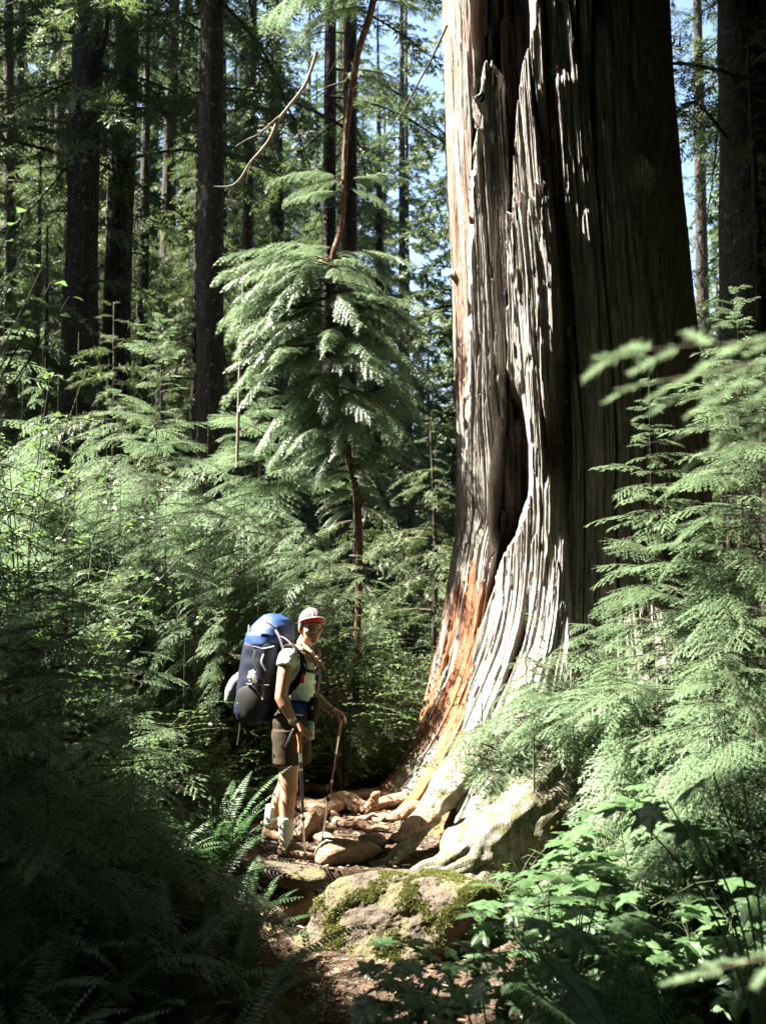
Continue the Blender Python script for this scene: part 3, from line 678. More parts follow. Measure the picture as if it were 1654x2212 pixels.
# ------------------------------------------------------------------ rocks
def rock_mesh(seed, size, k=60, planes=10, rough=.06, mats=None, flatb=.5):
    rng = np.random.RandomState(seed); ph = np.linspace(0, math.pi, k); la = np.linspace(0, 2 * math.pi, 2 * k, endpoint=False)
    D = np.stack([np.sin(ph)[:, None] * np.cos(la), np.sin(ph)[:, None] * np.sin(la), np.cos(ph)[:, None] + 0 * la], -1)
    Nn = norm(rng.normal(0, 1, (planes, 3))); dk = rng.uniform(.72, 1.0, planes); q = np.maximum((D @ Nn.T) / dk, .05)
    r = (q ** 8).sum(-1) ** (-1 / 8.0)
    r = r * (1 + rough * fbm(D[..., 0] * 3, D[..., 1] * 3, D[..., 2] * 3, seed, 4) + rough * .4 * fbm(D[..., 0] * 14, D[..., 1] * 14, D[..., 2] * 14, seed + 4, 3))
    V = D * r[..., None] * np.asarray(size)
    s = Soup(); s.add(V, grid_faces(k, 2 * k, True)[:, ::-1]); return s
def rock_mat(name, a, b, moss=.4):
    t = NT(name); n1 = t.noise(8, 6); n2 = t.noise(60, 5, w=3)
    c = t.ramp(t.math('ADD', t.math('MULTIPLY', n1, .5), t.math('MULTIPLY', n2, .5)), [(.3, a), (.7, b)])
    geo = t.n('ShaderNodeNewGeometry'); sx = t.n('ShaderNodeSeparateXYZ'); t.t.links.new(geo.outputs['Normal'], sx.inputs[0])
    mf = t.math('MULTIPLY', t.ramp(t.noise(5, 5, w=7), [(.50, (0, 0, 0)), (.60, (1, 1, 1))]), moss)
    c = t.mix(mf, c, t.ramp(n2, [(.3, (.05, .052, .014)), (.7, (.15, .14, .042))]))
    return t.done(t.bsdf(c, .9, .25, t.bump(t.math('ADD', n1, t.math('MULTIPLY', n2, .6)), .8, .03)))
M['rock'] = rock_mat('mossy_boulder_stone', (.032, .024, .018), (.125, .098, .074), .5)
M['rock_red'] = rock_mat('brown_trail_stone', (.10, .060, .040), (.30, .205, .145), .0)
def rock(name, label, seed, p, size, rot=(0, 0, 0), mat=None, k=40, planes=14, rough=.06):
    me = rock_mesh(seed, size, k, planes, rough).mesh(name, [mat or M['rock']], True); o = link(name, me, loc=p); o.rotation_euler = rot
    return tag(o, label, 'rock')
br = rock('boulder', 'big mossy boulder with a sunlit top in the trail below the cedar roots', 101, (.27, 5.92, -.25), (.55, .36, .34), (rad(-4), rad(-12), rad(10)), None, 120, 13, .11)
rock('stone', 'dark brown blocky stone by the near pole tip', 103, G(722, 1862, .05), (.17, .13, .13), (.2, .1, .4), M['rock_red'])
rock('stone', 'reddish square stone between the big root and the boulder', 104, G(806, 1838, .04), (.11, .10, .09), (.1, .2, .9), M['rock_red'])
rock('stone', 'rounded tan stone directly behind the hiker\'s near sock', 105, G(658, 1812, .05), (.12, .10, .13), (.1, .3, .2), M['rock_red'])
rock('stone', 'flat grey stone ledge under the hiker\'s near boot', 106, at(622, 1893, 6.2), (.30, .15, .07), (.1, .12, -.35), M['rock'])
rock('stone', 'pale sunlit stone seen through the arch under the big root', 107, at(1165, 1826, 7.0), (.14, .12, .09), (.1, .2, .5), M['root'])
rock('stone', 'angular brown stone on the dark trail left of the boulder', 108, G(625, 1975, .03), (.20, .16, .10), (.1, .1, .7), M['rock_red'])
lb = rock('boulder', 'low olive mossy boulder at the lower edge beside the trail', 109, (-.62, 4.55, -.42), (.46, .62, .36), (0, 0, rad(20)), M['rock'], 60, 12, .06)
rng = np.random.RandomState(12)
for i in range(16):
    u_, v_ = 0, 0
bpy.context.view_layer.update()
def mossy(o, n, fn, size, label=None):
    P, N = face_samples(rng, o.data, n); mw = np.array(o.matrix_world); W = P @ mw[:3, :3].T + mw[:3, 3]; Nw = norm(N @ mw[:3, :3].T)
    k = fn(W, Nw); mo = moss_tufts(rng, P[k], N[k], size, 'moss', o if o.parent is None else None); 
    if o.parent is not None: rel(mo, o.parent)
mossy(br, 60000, lambda W, N: (N[:, 2] > -.2) & (fbm(W[:, 0] * 7, W[:, 1] * 7, W[:, 2] * 7, 177) * 1.0 + .35 * fbm(W[:, 0] * 16, W[:, 1] * 16, W[:, 2] * 16, 76) + .25 * (W[:, 0] - .25) + np.random.RandomState(3).normal(0, .10, len(W)) > .13), .011)
mossy(lb, 16000, lambda W, N: (N[:, 2] > 0) & (fbm(W[:, 0] * 5, W[:, 1] * 5, W[:, 2] * 5, 78) > -.15), .011)
mossy(big, 70000, lambda W, N: (N[:, 2] > .15) & (W[:, 0] > .62) & (fbm(W[:, 0] * 5, W[:, 1] * 5, W[:, 2] * 5, 79) > -.35), .013)
tr = [o for o in cedar.children if o.name == 'trunk'][0]
mossy(tr, 90000, lambda W, N: (W[:, 2] < 1.3) & (W[:, 1] < 9) & (N[:, 2] > .25) & (fbm(W[:, 0] * 4, W[:, 1] * 4, W[:, 2] * 4, 80) > .12), .013)
# ------------------------------------------------------------------ chosen sunlit spots; branches that would shade them are left out
LIT = []
def lit(u, v, Y, r): LIT.append((*at(u, v, Y), r))
def litline(a, b, n, r):
    for t in np.linspace(0, 1, n): p = [a[k] + (b[k] - a[k]) * t for k in range(3)]; lit(*p, r)
litline((1150, 460, 8.5), (1160, 1300, 8.5), 12, .26); litline((1035, 120, 8.95), (1015, 1100, 8.8), 14, .13)
litline((1000, 1250, 8.6), (880, 1700, 8.0), 7, .36); litline((1100, 1300, 8.4), (960, 1750, 7.2), 7, .42); litline((1250, 1300, 8.2), (1100, 1700, 7.0), 7, .42)
litline((600, 1750, 7.6), (900, 1750, 7.4), 6, .32); litline((690, 1820, 6.7), (900, 1820, 6.6), 5, .26); lit(980, 1800, 6.6, .3)
lit(770, 1900, 5.95, .16); lit(840, 1890, 5.95, .14); lit(960, 1900, 6.0, .14); lit(1030, 1960, 5.9, .14); lit(900, 1990, 5.7, .12); lit(745, 2090, 5.25, .05); lit(1330, 2120, 3.3, .16); lit(1450, 2080, 3.3, .14); lit(640, 1960, 6, .08)
for u_ in (1000, 1130, 1260, 1390, 1520, 1640):
    for v_ in (1380, 1480, 1580, 1670):
        for Y_ in (4.7, 5.4, 6.2): lit(u_, v_, Y_, .36)
for u_, v_ in ((1250, 970), (1380, 870), (1400, 1010), (1500, 960), (1600, 900), (1560, 700), (1640, 650), (1480, 1150), (1600, 1100), (1400, 1200), (1600, 1230), (1520, 1280)):
    for Y_ in (5.3, 6.1): lit(u_, v_, Y_, .32)
for u_, v_ in ((1400, 730), (1560, 720), (1600, 800), (1560, 900), (1620, 930), (1600, 2070)): lit(u_, v_, 1.45, .16)
for u_, v_ in ((560, 690), (620, 640), (690, 600), (740, 580), (560, 780), (640, 760), (700, 700), (780, 660), (650, 860), (600, 920), (720, 820), (700, 930), (640, 960), (620, 430), (700, 430), (790, 420), (720, 380), (600, 110), (680, 90), (740, 60)): lit(u_, v_, 10, .42)
litline((690, 120, 9.6), (500, 400, 9.4), 6, .25)
for u_, v_ in ((180, 790), (260, 810), (340, 800), (420, 790), (300, 860), (200, 880), (480, 1050), (540, 1060), (600, 1090), (520, 1130), (620, 1150), (700, 1190), (560, 1200), (680, 1240), (760, 1220), (600, 1280), (720, 1290), (450, 1150), (350, 1080), (400, 1180), (800, 1260), (640, 1330)):
    for Y_ in (7.3, 8.4, 9.5, 10.6): lit(u_, v_, Y_, .36)
for u_ in range(420, 840, 60):
    for v_ in (1020, 1100, 1180, 1260):
        for Y_ in (9.0, 10.0, 11.2): lit(u_, v_, Y_, .30)
for u_, v_ in ((100, 590), (60, 640), (160, 610), (20, 560), (60, 500)): lit(u_, v_, 7, .3)
_r = np.random.RandomState(77)
for k in range(15): lit(_r.uniform(420, 930), _r.uniform(1330, 1620), 8.4, _r.uniform(.10, .22))
for k in range(9): lit(_r.uniform(1050, 1650), _r.uniform(1750, 2150), 4.5, _r.uniform(.05, .12))
for k in range(16): lit(_r.uniform(-50, 950), _r.uniform(0, 620), _r.uniform(17, 30), _r.uniform(.5, 1.1))
for u_, v_, r_ in ((610, 1400, .11), (570, 1340, .14), (740, 1545, .10), (655, 1575, .04)): lit(u_, v_, 6.7, r_)
ROWS = []
_q = np.random.RandomState(5)
for _k, _Y in enumerate((10.3, 9.6, 8.9, 8.2, 7.6, 7.0)):
    for _u in range(120, 870, 78):
        uu = _u + _q.uniform(-40, 40) + 45 * (_k % 2); vv = 770 + (uu - 150) * .60 + 72 * _k + _q.uniform(-45, 45)
        if vv > 1340 or (uu > 430 and _Y < 7.4) or (uu > 500 and _Y < 8.6) or uu > 860: continue
        ROWS.append((uu, vv, _Y + _q.uniform(-.25, .25))); 
        if uu > 330 or vv < 850: lit(uu, vv + 25, ROWS[-1][2], .36)
LIT = np.array(LIT)
_u, _v = proj(LIT[:, :3]); KEY = LIT[((_u > 560) & (_u < 1180) & (_v > 1200) & (LIT[:, 1] < 8.6) & (LIT[:, 3] < .6) & ((_v > 1690) | (_u > 860))) | (np.abs(LIT[:, 1] - 6.7) < .02) | (np.abs(LIT[:, 1] - 5.25) < .06)]
def shades(P, slack=1.0, add=0.0, L0=None):
    L0 = LIT if L0 is None else L0; LIT_ = L0
    P = np.asarray(P, float).reshape(-1, 3); w_ = P[:, None, :] - LIT_[None, :, :3]; t_ = w_ @ SUN; d_ = np.linalg.norm(w_ - t_[..., None] * SUN, axis=-1)
    return bool(((t_ > (.9 if L0 is LIT else .45)) & (d_ < LIT_[None, :, 3] * slack + add)).any())
_kr = random.Random(3)
def sun_keep(a, b):
    L_ = float(np.linalg.norm(b - a)); m = np.array([a + (b - a) * f - np.array([0, 0, .30 * L_ * f * f]) for f in np.linspace(.15, 1, 8)])
    return not shades(m, 1.0, .24 * L_)

BAND = LIT[(np.abs(LIT[:, 1] - 8.4) < .02) & (_u > 330) & (_u < 830) & (_v > 1000) & (LIT[:, 3] > .3)]
def key_keep(a, b):
    L_ = float(np.linalg.norm(b - a)); m = np.array([a + (b - a) * f - np.array([0, 0, .12 * L_ * f * f]) for f in np.linspace(.1, 1, 7)])
    return not shades(m, .9, .15 * L_, KEY)

# ------------------------------------------------------------------ tall trees
def tall_tree(label, base, lean, r0, H=27, seed=0, cb=4.5, bl=3.4, step=.50, per=4, low=None, tm=None, group='tall dark trunks of the old forest', name='conifer_tree', gap=.15, keep=None, cat='tree'):
    rng = np.random.RandomState(seed); o = empty(name, base)
    tag(o, label, cat, group)
    pts = [(lean[0] * f, lean[1] * f, H * f - .4) for f in (0, .25, .5, .75, 1)]
    ts = trunk_soup(pts, [r0 * 1.25, r0 * 1.0, r0 * .85, r0 * .6, r0 * .35, .04], 18, .07, seed, 70)
    link('trunk', ts.mesh('trunk', [M['bark']], True), o)
    s = crown_soup(rng, H, cb, bl, step, tm or FB, 3.0, .8, (-14, 14), None, keep or sun_keep, per, base, 1.0, lean, gap)
    if low is not None:
        t2 = crown_soup(rng, cb, low, bl * .6, .8, tm or FB, 3.0, .1, (-18, 8), None, keep or sun_keep, 1, base, 1, (0, 0), .45); 
        if t2.n: s.stamp(t2.pack(), np.eye(3), (0, 0, 0))
    # dead snags on the bare trunk
    for k in range(7):
        z = rng.uniform(1.5, cb + 2); a = rng.uniform(0, 6.28); l = rng.uniform(.4, 1.5); d = np.array([math.cos(a), math.sin(a), rng.uniform(-.5, .1)])
        c = np.array([lean[0] * z / H, lean[1] * z / H, z]); tube(s, spline([c, c + d * l * .5, c + d * l + [0, 0, -.2 * l]], 6), np.linspace(.022, .006, 6), 4, 1, .5)
    link('crown', s.mesh('crown', [M['far_needles'], M['twig']]), o)
    return o
def tt(label, u, v, Y, w, u0, v0=0, **k):
    """trunk seen at picture column u (row v) with pixel width w, leaning to u0 at row v0"""
    p = at(u, v, Y); q = at(u0, v0, Y); sl = (q[0] - p[0]) / (q[2] - p[2]); zb = float(gh(p[0], Y)); H = k.pop('H', 27)
    x0 = p[0] + sl * (zb - p[2])
    return tall_tree(label, (x0, Y, zb), (sl * H, 0), w / FPX * Y / 2 , H, **k)
tt('thick dark trunk, leftmost of the big bare trunks at the left', 178, 500, 17, 72, 192, seed=201, cb=7.0, low=4.2)
tt('thick dark trunk right beside the leftmost big trunk', 258, 500, 19, 60, 277, seed=202, cb=7.5, low=5)
tt('slim reddish trunk in the gap between two thick dark trunks', 331, 400, 30, 25, 338, seed=203, cb=10, low=7)
tt('medium dark trunk just left of the tall straight trunk with bare foot', 364, 450, 24, 34, 376, seed=204, cb=9, low=6)
tt('straight dark trunk standing bare down to the lit hemlock thicket', 455, 500, 15, 60, 458, seed=205, cb=9.5, low=None)
tt('thin dark trunk right of the straight bare trunk, behind a dead branch', 536, 450, 22, 26, 546, seed=206, cb=10, low=7)
tt('dark trunk behind the young cedar, left one of the close pair', 711, 400, 20, 34, 714, seed=207, cb=10, low=8, gap=.3)
tt('dark trunk behind the young cedar, right one of the close pair', 755, 400, 19, 36, 757, seed=208, cb=10, low=8, gap=.3)
tt('broad black trunk at the right edge behind the giant cedar', 1610, 400, 14, 120, 1600, seed=209, cb=7.5, low=3.5)
tt('slender trunk with sky around it between the giant cedar and the black trunk', 1512, 400, 26, 29, 1505, seed=210, cb=9, low=6, gap=.45, bl=2.0)
tt('faint slim trunk at the far left edge in the pale foliage', 22, 400, 25, 27, 20, seed=211, cb=8, low=4)

# bushy conifers filling the spaces between the trunks
def mid(label, u, Y, H, seed, bl=1.9, cb=.6, step=.34, gap=.1, cat='tree', group='bushy conifers of the middle distance'):
    p = at(u, 900, Y); rng = np.random.RandomState(seed); base = (p[0], Y, float(gh(p[0], Y))); o = empty('conifer_tree', base); tag(o, label, cat, group)
    link('trunk', trunk_soup([(0, 0, -.2), (.05, 0, H * .5), (0, .05, H)], [.10 * H / 9, .07 * H / 9, .015], 10, .06, seed, 30).mesh('trunk', [M['bark']], True), o)
    def kp(a, b):
        if not sun_keep(a, b): return False
        for q in (b, (a + b) / 2):
            uu, vv = proj(q)
            if (905 < uu < 962 and 90 < vv < 400) or (1490 < uu < 1545 and 250 < vv < 600): return False
        return True
    s = crown_soup(rng, H, cb, bl, step, FB, 3.0, .7, (-16, 10), None, kp, 5, base, 1.1, (0, 0), gap)
    link('crown', s.mesh('crown', [M['far_needles'], M['twig']]), o)
mid('feathery conifer glowing green left of the leftmost big trunk', 70, 21, 9, 301)
mid('small conifer with drooping boughs behind the leftmost big trunk', 130, 25, 10, 302)
mid('sunlit conifer filling the gap between the two thick left trunks', 222, 27, 11, 303)
mid('yellow-green conifer behind the slim reddish trunk', 320, 34, 13, 304)
mid('dark feathery conifer leaning in between the medium trunk and the straight bare trunk', 415, 20, 10, 305)
mid('tall dense conifer right of the straight bare trunk', 500, 26, 14, 306)
mid('shadowed conifer between the thin trunk and the young cedar', 600, 24, 13, 307)
mid('bright conifer crown behind the young cedar', 680, 30, 15, 308)
mid('drooping dark conifer between the young cedar and the giant cedar', 880, 15, 5.2, 309, 1.7)
mid('tall drooping conifer with sky at its right edge, right of the trunk pair', 815, 23, 14, 310, 1.7)
mid('low spreading conifer close to the left foot of the giant cedar', 930, 12.5, 3.4, 311, 1.4)
mid('dim conifer low behind the young cedar', 760, 13.5, 3.6, 312, 1.6)
mid('dark conifer right behind the giant cedar', 1560, 12.5, 4.2, 313, 1.5)
mid('dark boughs of a conifer in front of the black right trunk', 1640, 11, 7.5, 314, 1.3)
mid('short conifer behind the straight bare trunk foot', 470, 16.5, 4.2, 315, 1.7)
mid('dark short conifer at the foot of the two thick left trunks', 240, 13.5, 4.3, 316, 1.8)
mid('deep green conifer at the foot of the leftmost big trunk', 90, 14.5, 5.2, 317, 1.8)
mid('short dark conifer in front of the medium and reddish trunks', 345, 13, 3.6, 318, 1.5)
mid('leafy conifer right of the thin trunk, behind the white-lit cedar fronds', 575, 14.5, 5.0, 319, 1.4)

mid('tall conifer with hanging boughs far behind the two thick trunks', 210, 29, 19, 320, 2.6, gap=.05)
mid('tall conifer with hanging boughs behind the leftmost trunk', 110, 28, 19, 321, 2.6, gap=.05)
mid('tall full conifer behind the medium trunk', 390, 28, 19, 322, 2.6, gap=.05)
mid('tall full conifer right of the thin trunk', 590, 28, 19, 323, 2.6, gap=.05)
mid('tall full conifer behind the pair of trunks', 740, 27, 18, 324, 2.4, gap=.05)
mid('tall thin-topped conifer at the left edge of the forest', 20, 30, 20, 325, 2.6, gap=.05)
mid('dark tall conifer behind the straight bare trunk', 470, 23, 16, 326, 2.2, gap=.05)
mid('dark tall conifer between the two thick trunks', 300, 22, 15, 327, 2.2, gap=.05)
mid('tall conifer filling the right edge behind the black trunk', 1640, 20, 15, 328, 2.4, gap=.05)
mid('tall conifer glimpsed right behind the giant cedar top', 1450, 22, 15, 329, 1.8, gap=.05)
mid('dense conifer at the left edge beyond the ferns', -60, 15, 8, 330, 2.2, gap=.05)
# distant forest as one mass
rng = np.random.RandomState(8); s = Soup()
for k in range(100):
    Yd = rng.uniform(31, 62); u_ = rng.uniform(-150, 1750); 
    p = at(u_, 900, Yd); H = rng.uniform(20, 30)
    if 880 < u_ < 970: H = 9
    if 1470 < u_ < 1560: H = 9
    z0 = float(gh(p[0], Yd)); c = crown_soup(rng, H, 1.0, 3.6, .95, FBc, 3.0, .75, (-16, 10), (math.atan2(-Yd, -p[0]), 2.0), None, 5, (p[0], Yd, z0), 1.2, (0, 0), .08)
    if c.n: s.stamp(c.pack(), np.eye(3), (p[0], Yd, z0))
    t2 = Soup(); tube(t2, np.array([[0, 0, -1], [0, 0, H * .5], [0, 0, H]]), [.20, .14, .04], 8, 1, .5); s.stamp(t2.pack(), np.eye(3), (p[0], Yd, z0))
tag(link('distant_forest', s.mesh('distant_forest', [M['far_needles'], M['bark']])), 'pale green forest massed on the slope behind all the trunks', 'forest', kind='stuff')

# unseen trees added outside the frame to shade the place
def outside(a, b):
    if not sun_keep(a, b): return False
    L_ = np.linalg.norm(b - a); d_ = (b - a) / L_; q = norm(np.cross(d_, UPV)) * .26 * L_
    m = np.concatenate([np.array([a + (b - a) * t + q * k_ * min(1, t * 2) - np.array([0, 0, e_ * L_ * t * t]) for t in np.linspace(0, 1.15, 6)]) for k_ in (-1, 0, 1) for e_ in (.1, .55)]); m = m[m[:, 1] > .3]
    if not len(m): return True
    u, v = proj(m); return not ((u > -30) & (u < 1684) & (v > -30) & (v < 2240)).any()
UPV = np.array([0, 0, 1.0])
for k, (x, y, H, cb, bl, lab) in enumerate([(-3.0, 2.2, 19, 5.2, 2.8, 'right beside the dark ferns'), (3.0, 2.4, 19, 5.2, 2.8, 'close by at the right of the camera'), (.9, -1.6, 20, 4.6, 3.0, 'directly behind the camera'), (-1.6, -2.6, 20, 4.6, 3.0, 'close behind the camera at the left'), (2.3, -4.4, 21, 4, 3.2, 'behind the camera, right of the first'), (6.4, .2, 21, 3.4, 3.2, 'right of the camera, second row'), (8.2, 4.6, 24, 4, 3.6, 'third row at the right'), (-.6, -4.2, 22, 4, 3.2, 'farther behind the camera at the left'), (-5.2, 1.2, 17, 2.6, 2.6, 'left of the camera'), (-6.8, 3.9, 19, 3.0, 2.8, 'left of the dark ferns'), (-8.6, 3.7, 22, 3.5, 3.0, 'left of the hemlock thicket'), (-5.6, -1.6, 18, 2.8, 2.8, 'behind and left of the camera'),
                                         (-11.5, 4.2, 24, 4, 3.2, 'second row at the left'), (-9.0, .8, 22, 3.5, 3.2, 'second row left of the camera'), (-12.5, 5.2, 26, 5, 3.2, 'third row at the left'),
                                         (.5, -5.0, 20, 3.5, 3.2, 'behind the camera'), (4.6, -2.6, 20, 3.0, 3.2, 'behind and right of the camera'), (5.4, 2.2, 21, 3.0, 3.0, 'right of the leafy plants'), (-10.8, 16.5, 25, 4, 3.0, 'far left beside the thick trunks'), (-12.6, 20.5, 26, 4, 3.2, 'far left behind the thick trunks'), (7.2, 6.6, 23, 3.5, 3.0, 'right of the hemlock saplings'), (-3.2, -5.8, 22, 3.5, 3.2, 'behind the dark ferns'), (-8.8, 17.6, 26, 4, 3.4, 'left of the leftmost thick trunk'), (6.5, 12.5, 25, 4, 3.4, 'right behind the giant cedar'), (9.5, 9.5, 25, 4, 3.4, 'second row at the right'), (8.5, 2.6, 24, 4, 3.4, 'second row right of the leafy plants'), (-15, 16.5, 26, 4, 3.4, 'third row far left'), (2.8, -7.5, 24, 4, 3.4, 'farther behind the camera'), (-6.5, -7, 24, 4, 3.4, 'far behind the ferns'), (10, 17, 26, 4, 3.4, 'far right of the giant cedar')]):
    tall_tree('tall conifer added outside the picture for shade, ' + lab, gp(x, y, -.1), (0, 0), .28, H, seed=400 + k, cb=cb, bl=bl, step=.40, per=6, tm=FBs, group='unseen trees added for shade', gap=.05, keep=outside)
# unseen high crown added to the giant cedar, spread wide to block sky light
rng = np.random.RandomState(88)
s = crown_soup(rng, 26, 9.6, 7.5, .42, FBs, 3.0, .25, (-4, 16), None, outside, 7, (1.75, CY, 0), 1.0)
o = link('crown', s.mesh('crown', [M['far_needles'], M['twig']]), None, (1.75, CY, 0)); rel(o, cedar)
tube_s = Soup(); tube(tube_s, spline([(1.78, CY, 14.5), (1.75, CY, 20), (1.75, CY, 26)], 12), np.linspace(.8, .05, 12), 14, 0, .5)
rel(link('top_stem', tube_s.mesh('top_stem', [M['bark']], True)), cedar)
# ------------------------------------------------------------------ understory
def blocks(P, boxes):
    u, v = proj(np.asarray(P).reshape(-1, 3))
    for (u0, v0, u1, v1) in boxes:
        if ((u > u0) & (u < u1) & (v > v0) & (v < v1)).any(): return True
    return False
HIKER = (485, 1290, 765, 1880); TRUNK = (990, -50, 1215, 1330); ROOTS = (560, 1690, 1010, 1900); ROCK = (690, 1860, 1080, 2080); TRAIL = (650, 2040, 880, 2212)
def viewkeep(boxes, sun=False):
    def f(a, b):
        L_ = np.linalg.norm(b - a); m = np.array([a + (b - a) * t - np.array([0, 0, .12 * L_ * t * t]) for t in np.linspace(.2, 1, 6)])
        if blocks(m, boxes): return False
        return key_keep(a, b)
    return f
def sapling(label, u, vtop, Y, zbase=None, bl=.9, base=.25, step=.16, per=4, seed=0, boxes=(), az=None, tm=None, tl=1.0, r=.0075, tilt=(-20, 12), sun=False, name='hemlock_sapling', leaf='hemlock', group='young hemlocks of the understory', curve=.75, lean=(0, 0), gap=.05, cat='sapling'):
    rng = np.random.RandomState(seed); p = at(u, vtop, Y); zb = float(gh(p[0], Y)) - .03 if zbase is None else zbase; H = p[2] - zb
    o = empty(name, (p[0], Y, zb)); tag(o, label, cat, group)
    link('trunk', trunk_soup([(0, 0, 0), (lean[0] * .5, lean[1] * .5, H * .5), (lean[0], lean[1], H)], [r * (.6 if 519 < seed < 545 else 1), r * (.36 if 519 < seed < 545 else .6), .0015], 8, .05, seed, 24).mesh('trunk', [M['sapling_stem']], True), o)
    s = crown_soup(rng, H, base, bl * 1.1, step * (.95 if 519 < seed < 545 and seed not in (527, 528, 532) else .72), tm or HB, tl, curve, tilt, az, viewkeep(boxes, sun), per, (p[0], Y, zb), 1.0, lean, gap)
    needles(s, rng, np.array([[lean[0] * .9, lean[1] * .9, H - .14]]), np.array([[0.02, 0, 1.0]]), np.array([.15]), .018, .0055, .011)
    link('crown', s.mesh('crown', [M[leaf], M['twig']]), o); return o
HOLLOW = (985, 1640, 1240, 1915)
RB = [TRUNK, ROOTS, ROCK, HIKER, HOLLOW]
sapling('tall slim hemlock sapling with separate tiers against the giant cedar, standing at its right', 1400, 815, 6.6, None, .80, .5, .17, 4, 501, [TRUNK, ROCK, (990, 0, 1190, 1420)])
sapling('hemlock sapling with its arching leader highest at the right edge', 1590, 640, 6.1, None, 1.05, .5, .15, 4, 502, [TRUNK, ROCK, (990, 0, 1230, 1300), (1300, 1650, 1654, 2212)])
sapling('small bright hemlock growing on the cedar roots, under the trunk flare', 1135, 1300, 7.25, .60, .62, .02, .085, 4, 503, [ROOTS, ROCK, HIKER, (990, 0, 1100, 1330)], None, HS, .42, .008, tilt=(-34, 2))
sapling('small pale hemlock on the left root flare with a spray reaching left', 1040, 1450, 7.05, .42, .70, .02, .085, 4, 504, [ROOTS, ROCK, HIKER, (850, 1400, 990, 1480)], None, HS, .42, .008, tilt=(-34, 2))
sapling('bushy sunlit hemlock spreading over the buttress root', 1270, 1330, 6.7, .35, .95, .05, .11, 5, 505, RB + [(900, 1690, 1230, 1900)], tilt=(-38, -2), az=(-1.75, 2.2))
sapling('dense sunlit hemlock in the middle of the right thicket', 1450, 1310, 6.3, None, 1.05, .55, .11, 5, 506, RB + [(900, 1680, 1240, 1900)], tilt=(-38, -2), az=(-1.75, 2.2))
sapling('dense sunlit hemlock at the right edge of the thicket', 1610, 1290, 5.8, None, 1.15, .55, .12, 5, 507, RB + [(900, 1680, 1240, 1900)], tilt=(-38, -2), az=(-1.75, 2.2))
sapling('wide low hemlock whose sprays hang over the broad leaves', 1530, 1500, 5.3, None, .95, .55, .11, 5, 508, RB + [(900, 1640, 1260, 1900)], tilt=(-38, -2), az=(-1.75, 2.2))
sapling('dim low hemlock under the sunlit thicket', 1380, 1600, 5.8, None, .75, .25, .11, 5, 509, RB + [(900, 1560, 1250, 1900)], tilt=(-38, -2), az=(-1.75, 2.2))
sapling('shadowed low hemlock at the right edge below the thicket', 1640, 1650, 4.9, None, .8, .25, .12, 5, 510, RB, tilt=(-34, 2))
sapling('hemlock with broad drooping sprays hiding the right root flare', 1330, 1390, 6.0, None, 1.0, .35, .10, 5, 511, RB + [(900, 1650, 1250, 1900)], tilt=(-38, -2), az=(-1.75, 2.2))
sapling('hemlock with pale sprays in front of the thicket at the right', 1560, 1380, 5.2, None, 1.0, .45, .11, 5, 512, RB + [(900, 1650, 1250, 1900)], tilt=(-38, -2), az=(-1.75, 2.2))
sapling('young hemlock reaching left across the cedar base', 1150, 1400, 6.6, .35, 1.15, .08, .09, 5, 513, [ROOTS, ROCK, HIKER, HOLLOW, (850, 1200, 985, 1690), (990, 0, 1210, 1370)], tilt=(-38, -2), az=(-1.75, 2.2))
# left thicket
LB = [HIKER, ROOTS, ROCK, TRAIL, (760, 1300, 1000, 1720)]
L2 = LB + [(420, 470, 500, 770)]
sapling('fir-like sapling with an upright spiky leader in front of the dark trunks', 343, 690, 9.0, None, 1.35, .4, .20, 4, 520, L2, tilt=(-2, 14))
sapling('tall hemlock sapling at the left with lit flat tiers below the leftmost trunk', 170, 720, 7.6, None, 1.35, .4, .19, 4, 521, L2, tilt=(-38, -2), az=(-1.75, 2.2))
sapling('small hemlock with a bright bowed tip in the centre of the left thicket', 560, 1010, 8.4, None, 1.0, .3, .15, 4, 522, LB, tilt=(-38, -2), az=(-1.75, 2.2))
sapling('low bright hemlock right above the hiker', 790, 1185, 8.9, None, 1.15, .3, .12, 5, 523, [(485, 1310, 765, 1880), ROOTS, (860, 1180, 1000, 1720)], tilt=(-38, -2), az=(-1.75, 2.2))
sapling('broad hemlock in the sunny middle of the left thicket', 430, 985, 8.0, None, 1.35, .3, .15, 5, 524, LB, tilt=(-38, -2), az=(-1.75, 2.2))
sapling('wide hemlock behind the hiker, full in the sun', 660, 1140, 8.8, None, 1.25, .3, .12, 5, 525, [(485, 1310, 765, 1880), ROOTS], tilt=(-38, -2), az=(-1.75, 2.2))
sapling('hemlock with layered boughs above the blue backpack, lit from the left', 520, 1085, 8.5, None, 1.35, .2, .12, 5, 540, [HIKER, ROOTS], tilt=(-38, -2), az=(-1.75, 2.2))
sapling('hemlock with bright flat sprays level with the hiker\'s cap', 720, 1215, 8.75, None, 1.25, .2, .11, 5, 541, [(485, 1310, 765, 1880), ROOTS, (860, 1180, 1000, 1720)], tilt=(-38, -2), az=(-1.75, 2.2))
sapling('spreading hemlock in the middle of the sunny slope at the left', 360, 1050, 8.2, None, 1.4, .2, .13, 5, 542, LB, tilt=(-38, -2), az=(-1.75, 2.2))
sapling('hemlock with outspread sprays in the left thicket, below the broad one', 470, 1190, 8.1, None, 1.2, .2, .12, 5, 543, LB, tilt=(-38, -2), az=(-1.75, 2.2))
sapling('hemlock sapling left of the fir-like sapling, half lit', 265, 860, 8.5, None, 1.3, .4, .16, 4, 526, L2, tilt=(-38, -2), az=(-1.75, 2.2))
sapling('dark hemlock sapling in the shade near the camera at the left', 118, 1120, 4.7, None, .95, .45, .15, 4, 527, LB, gap=.2)
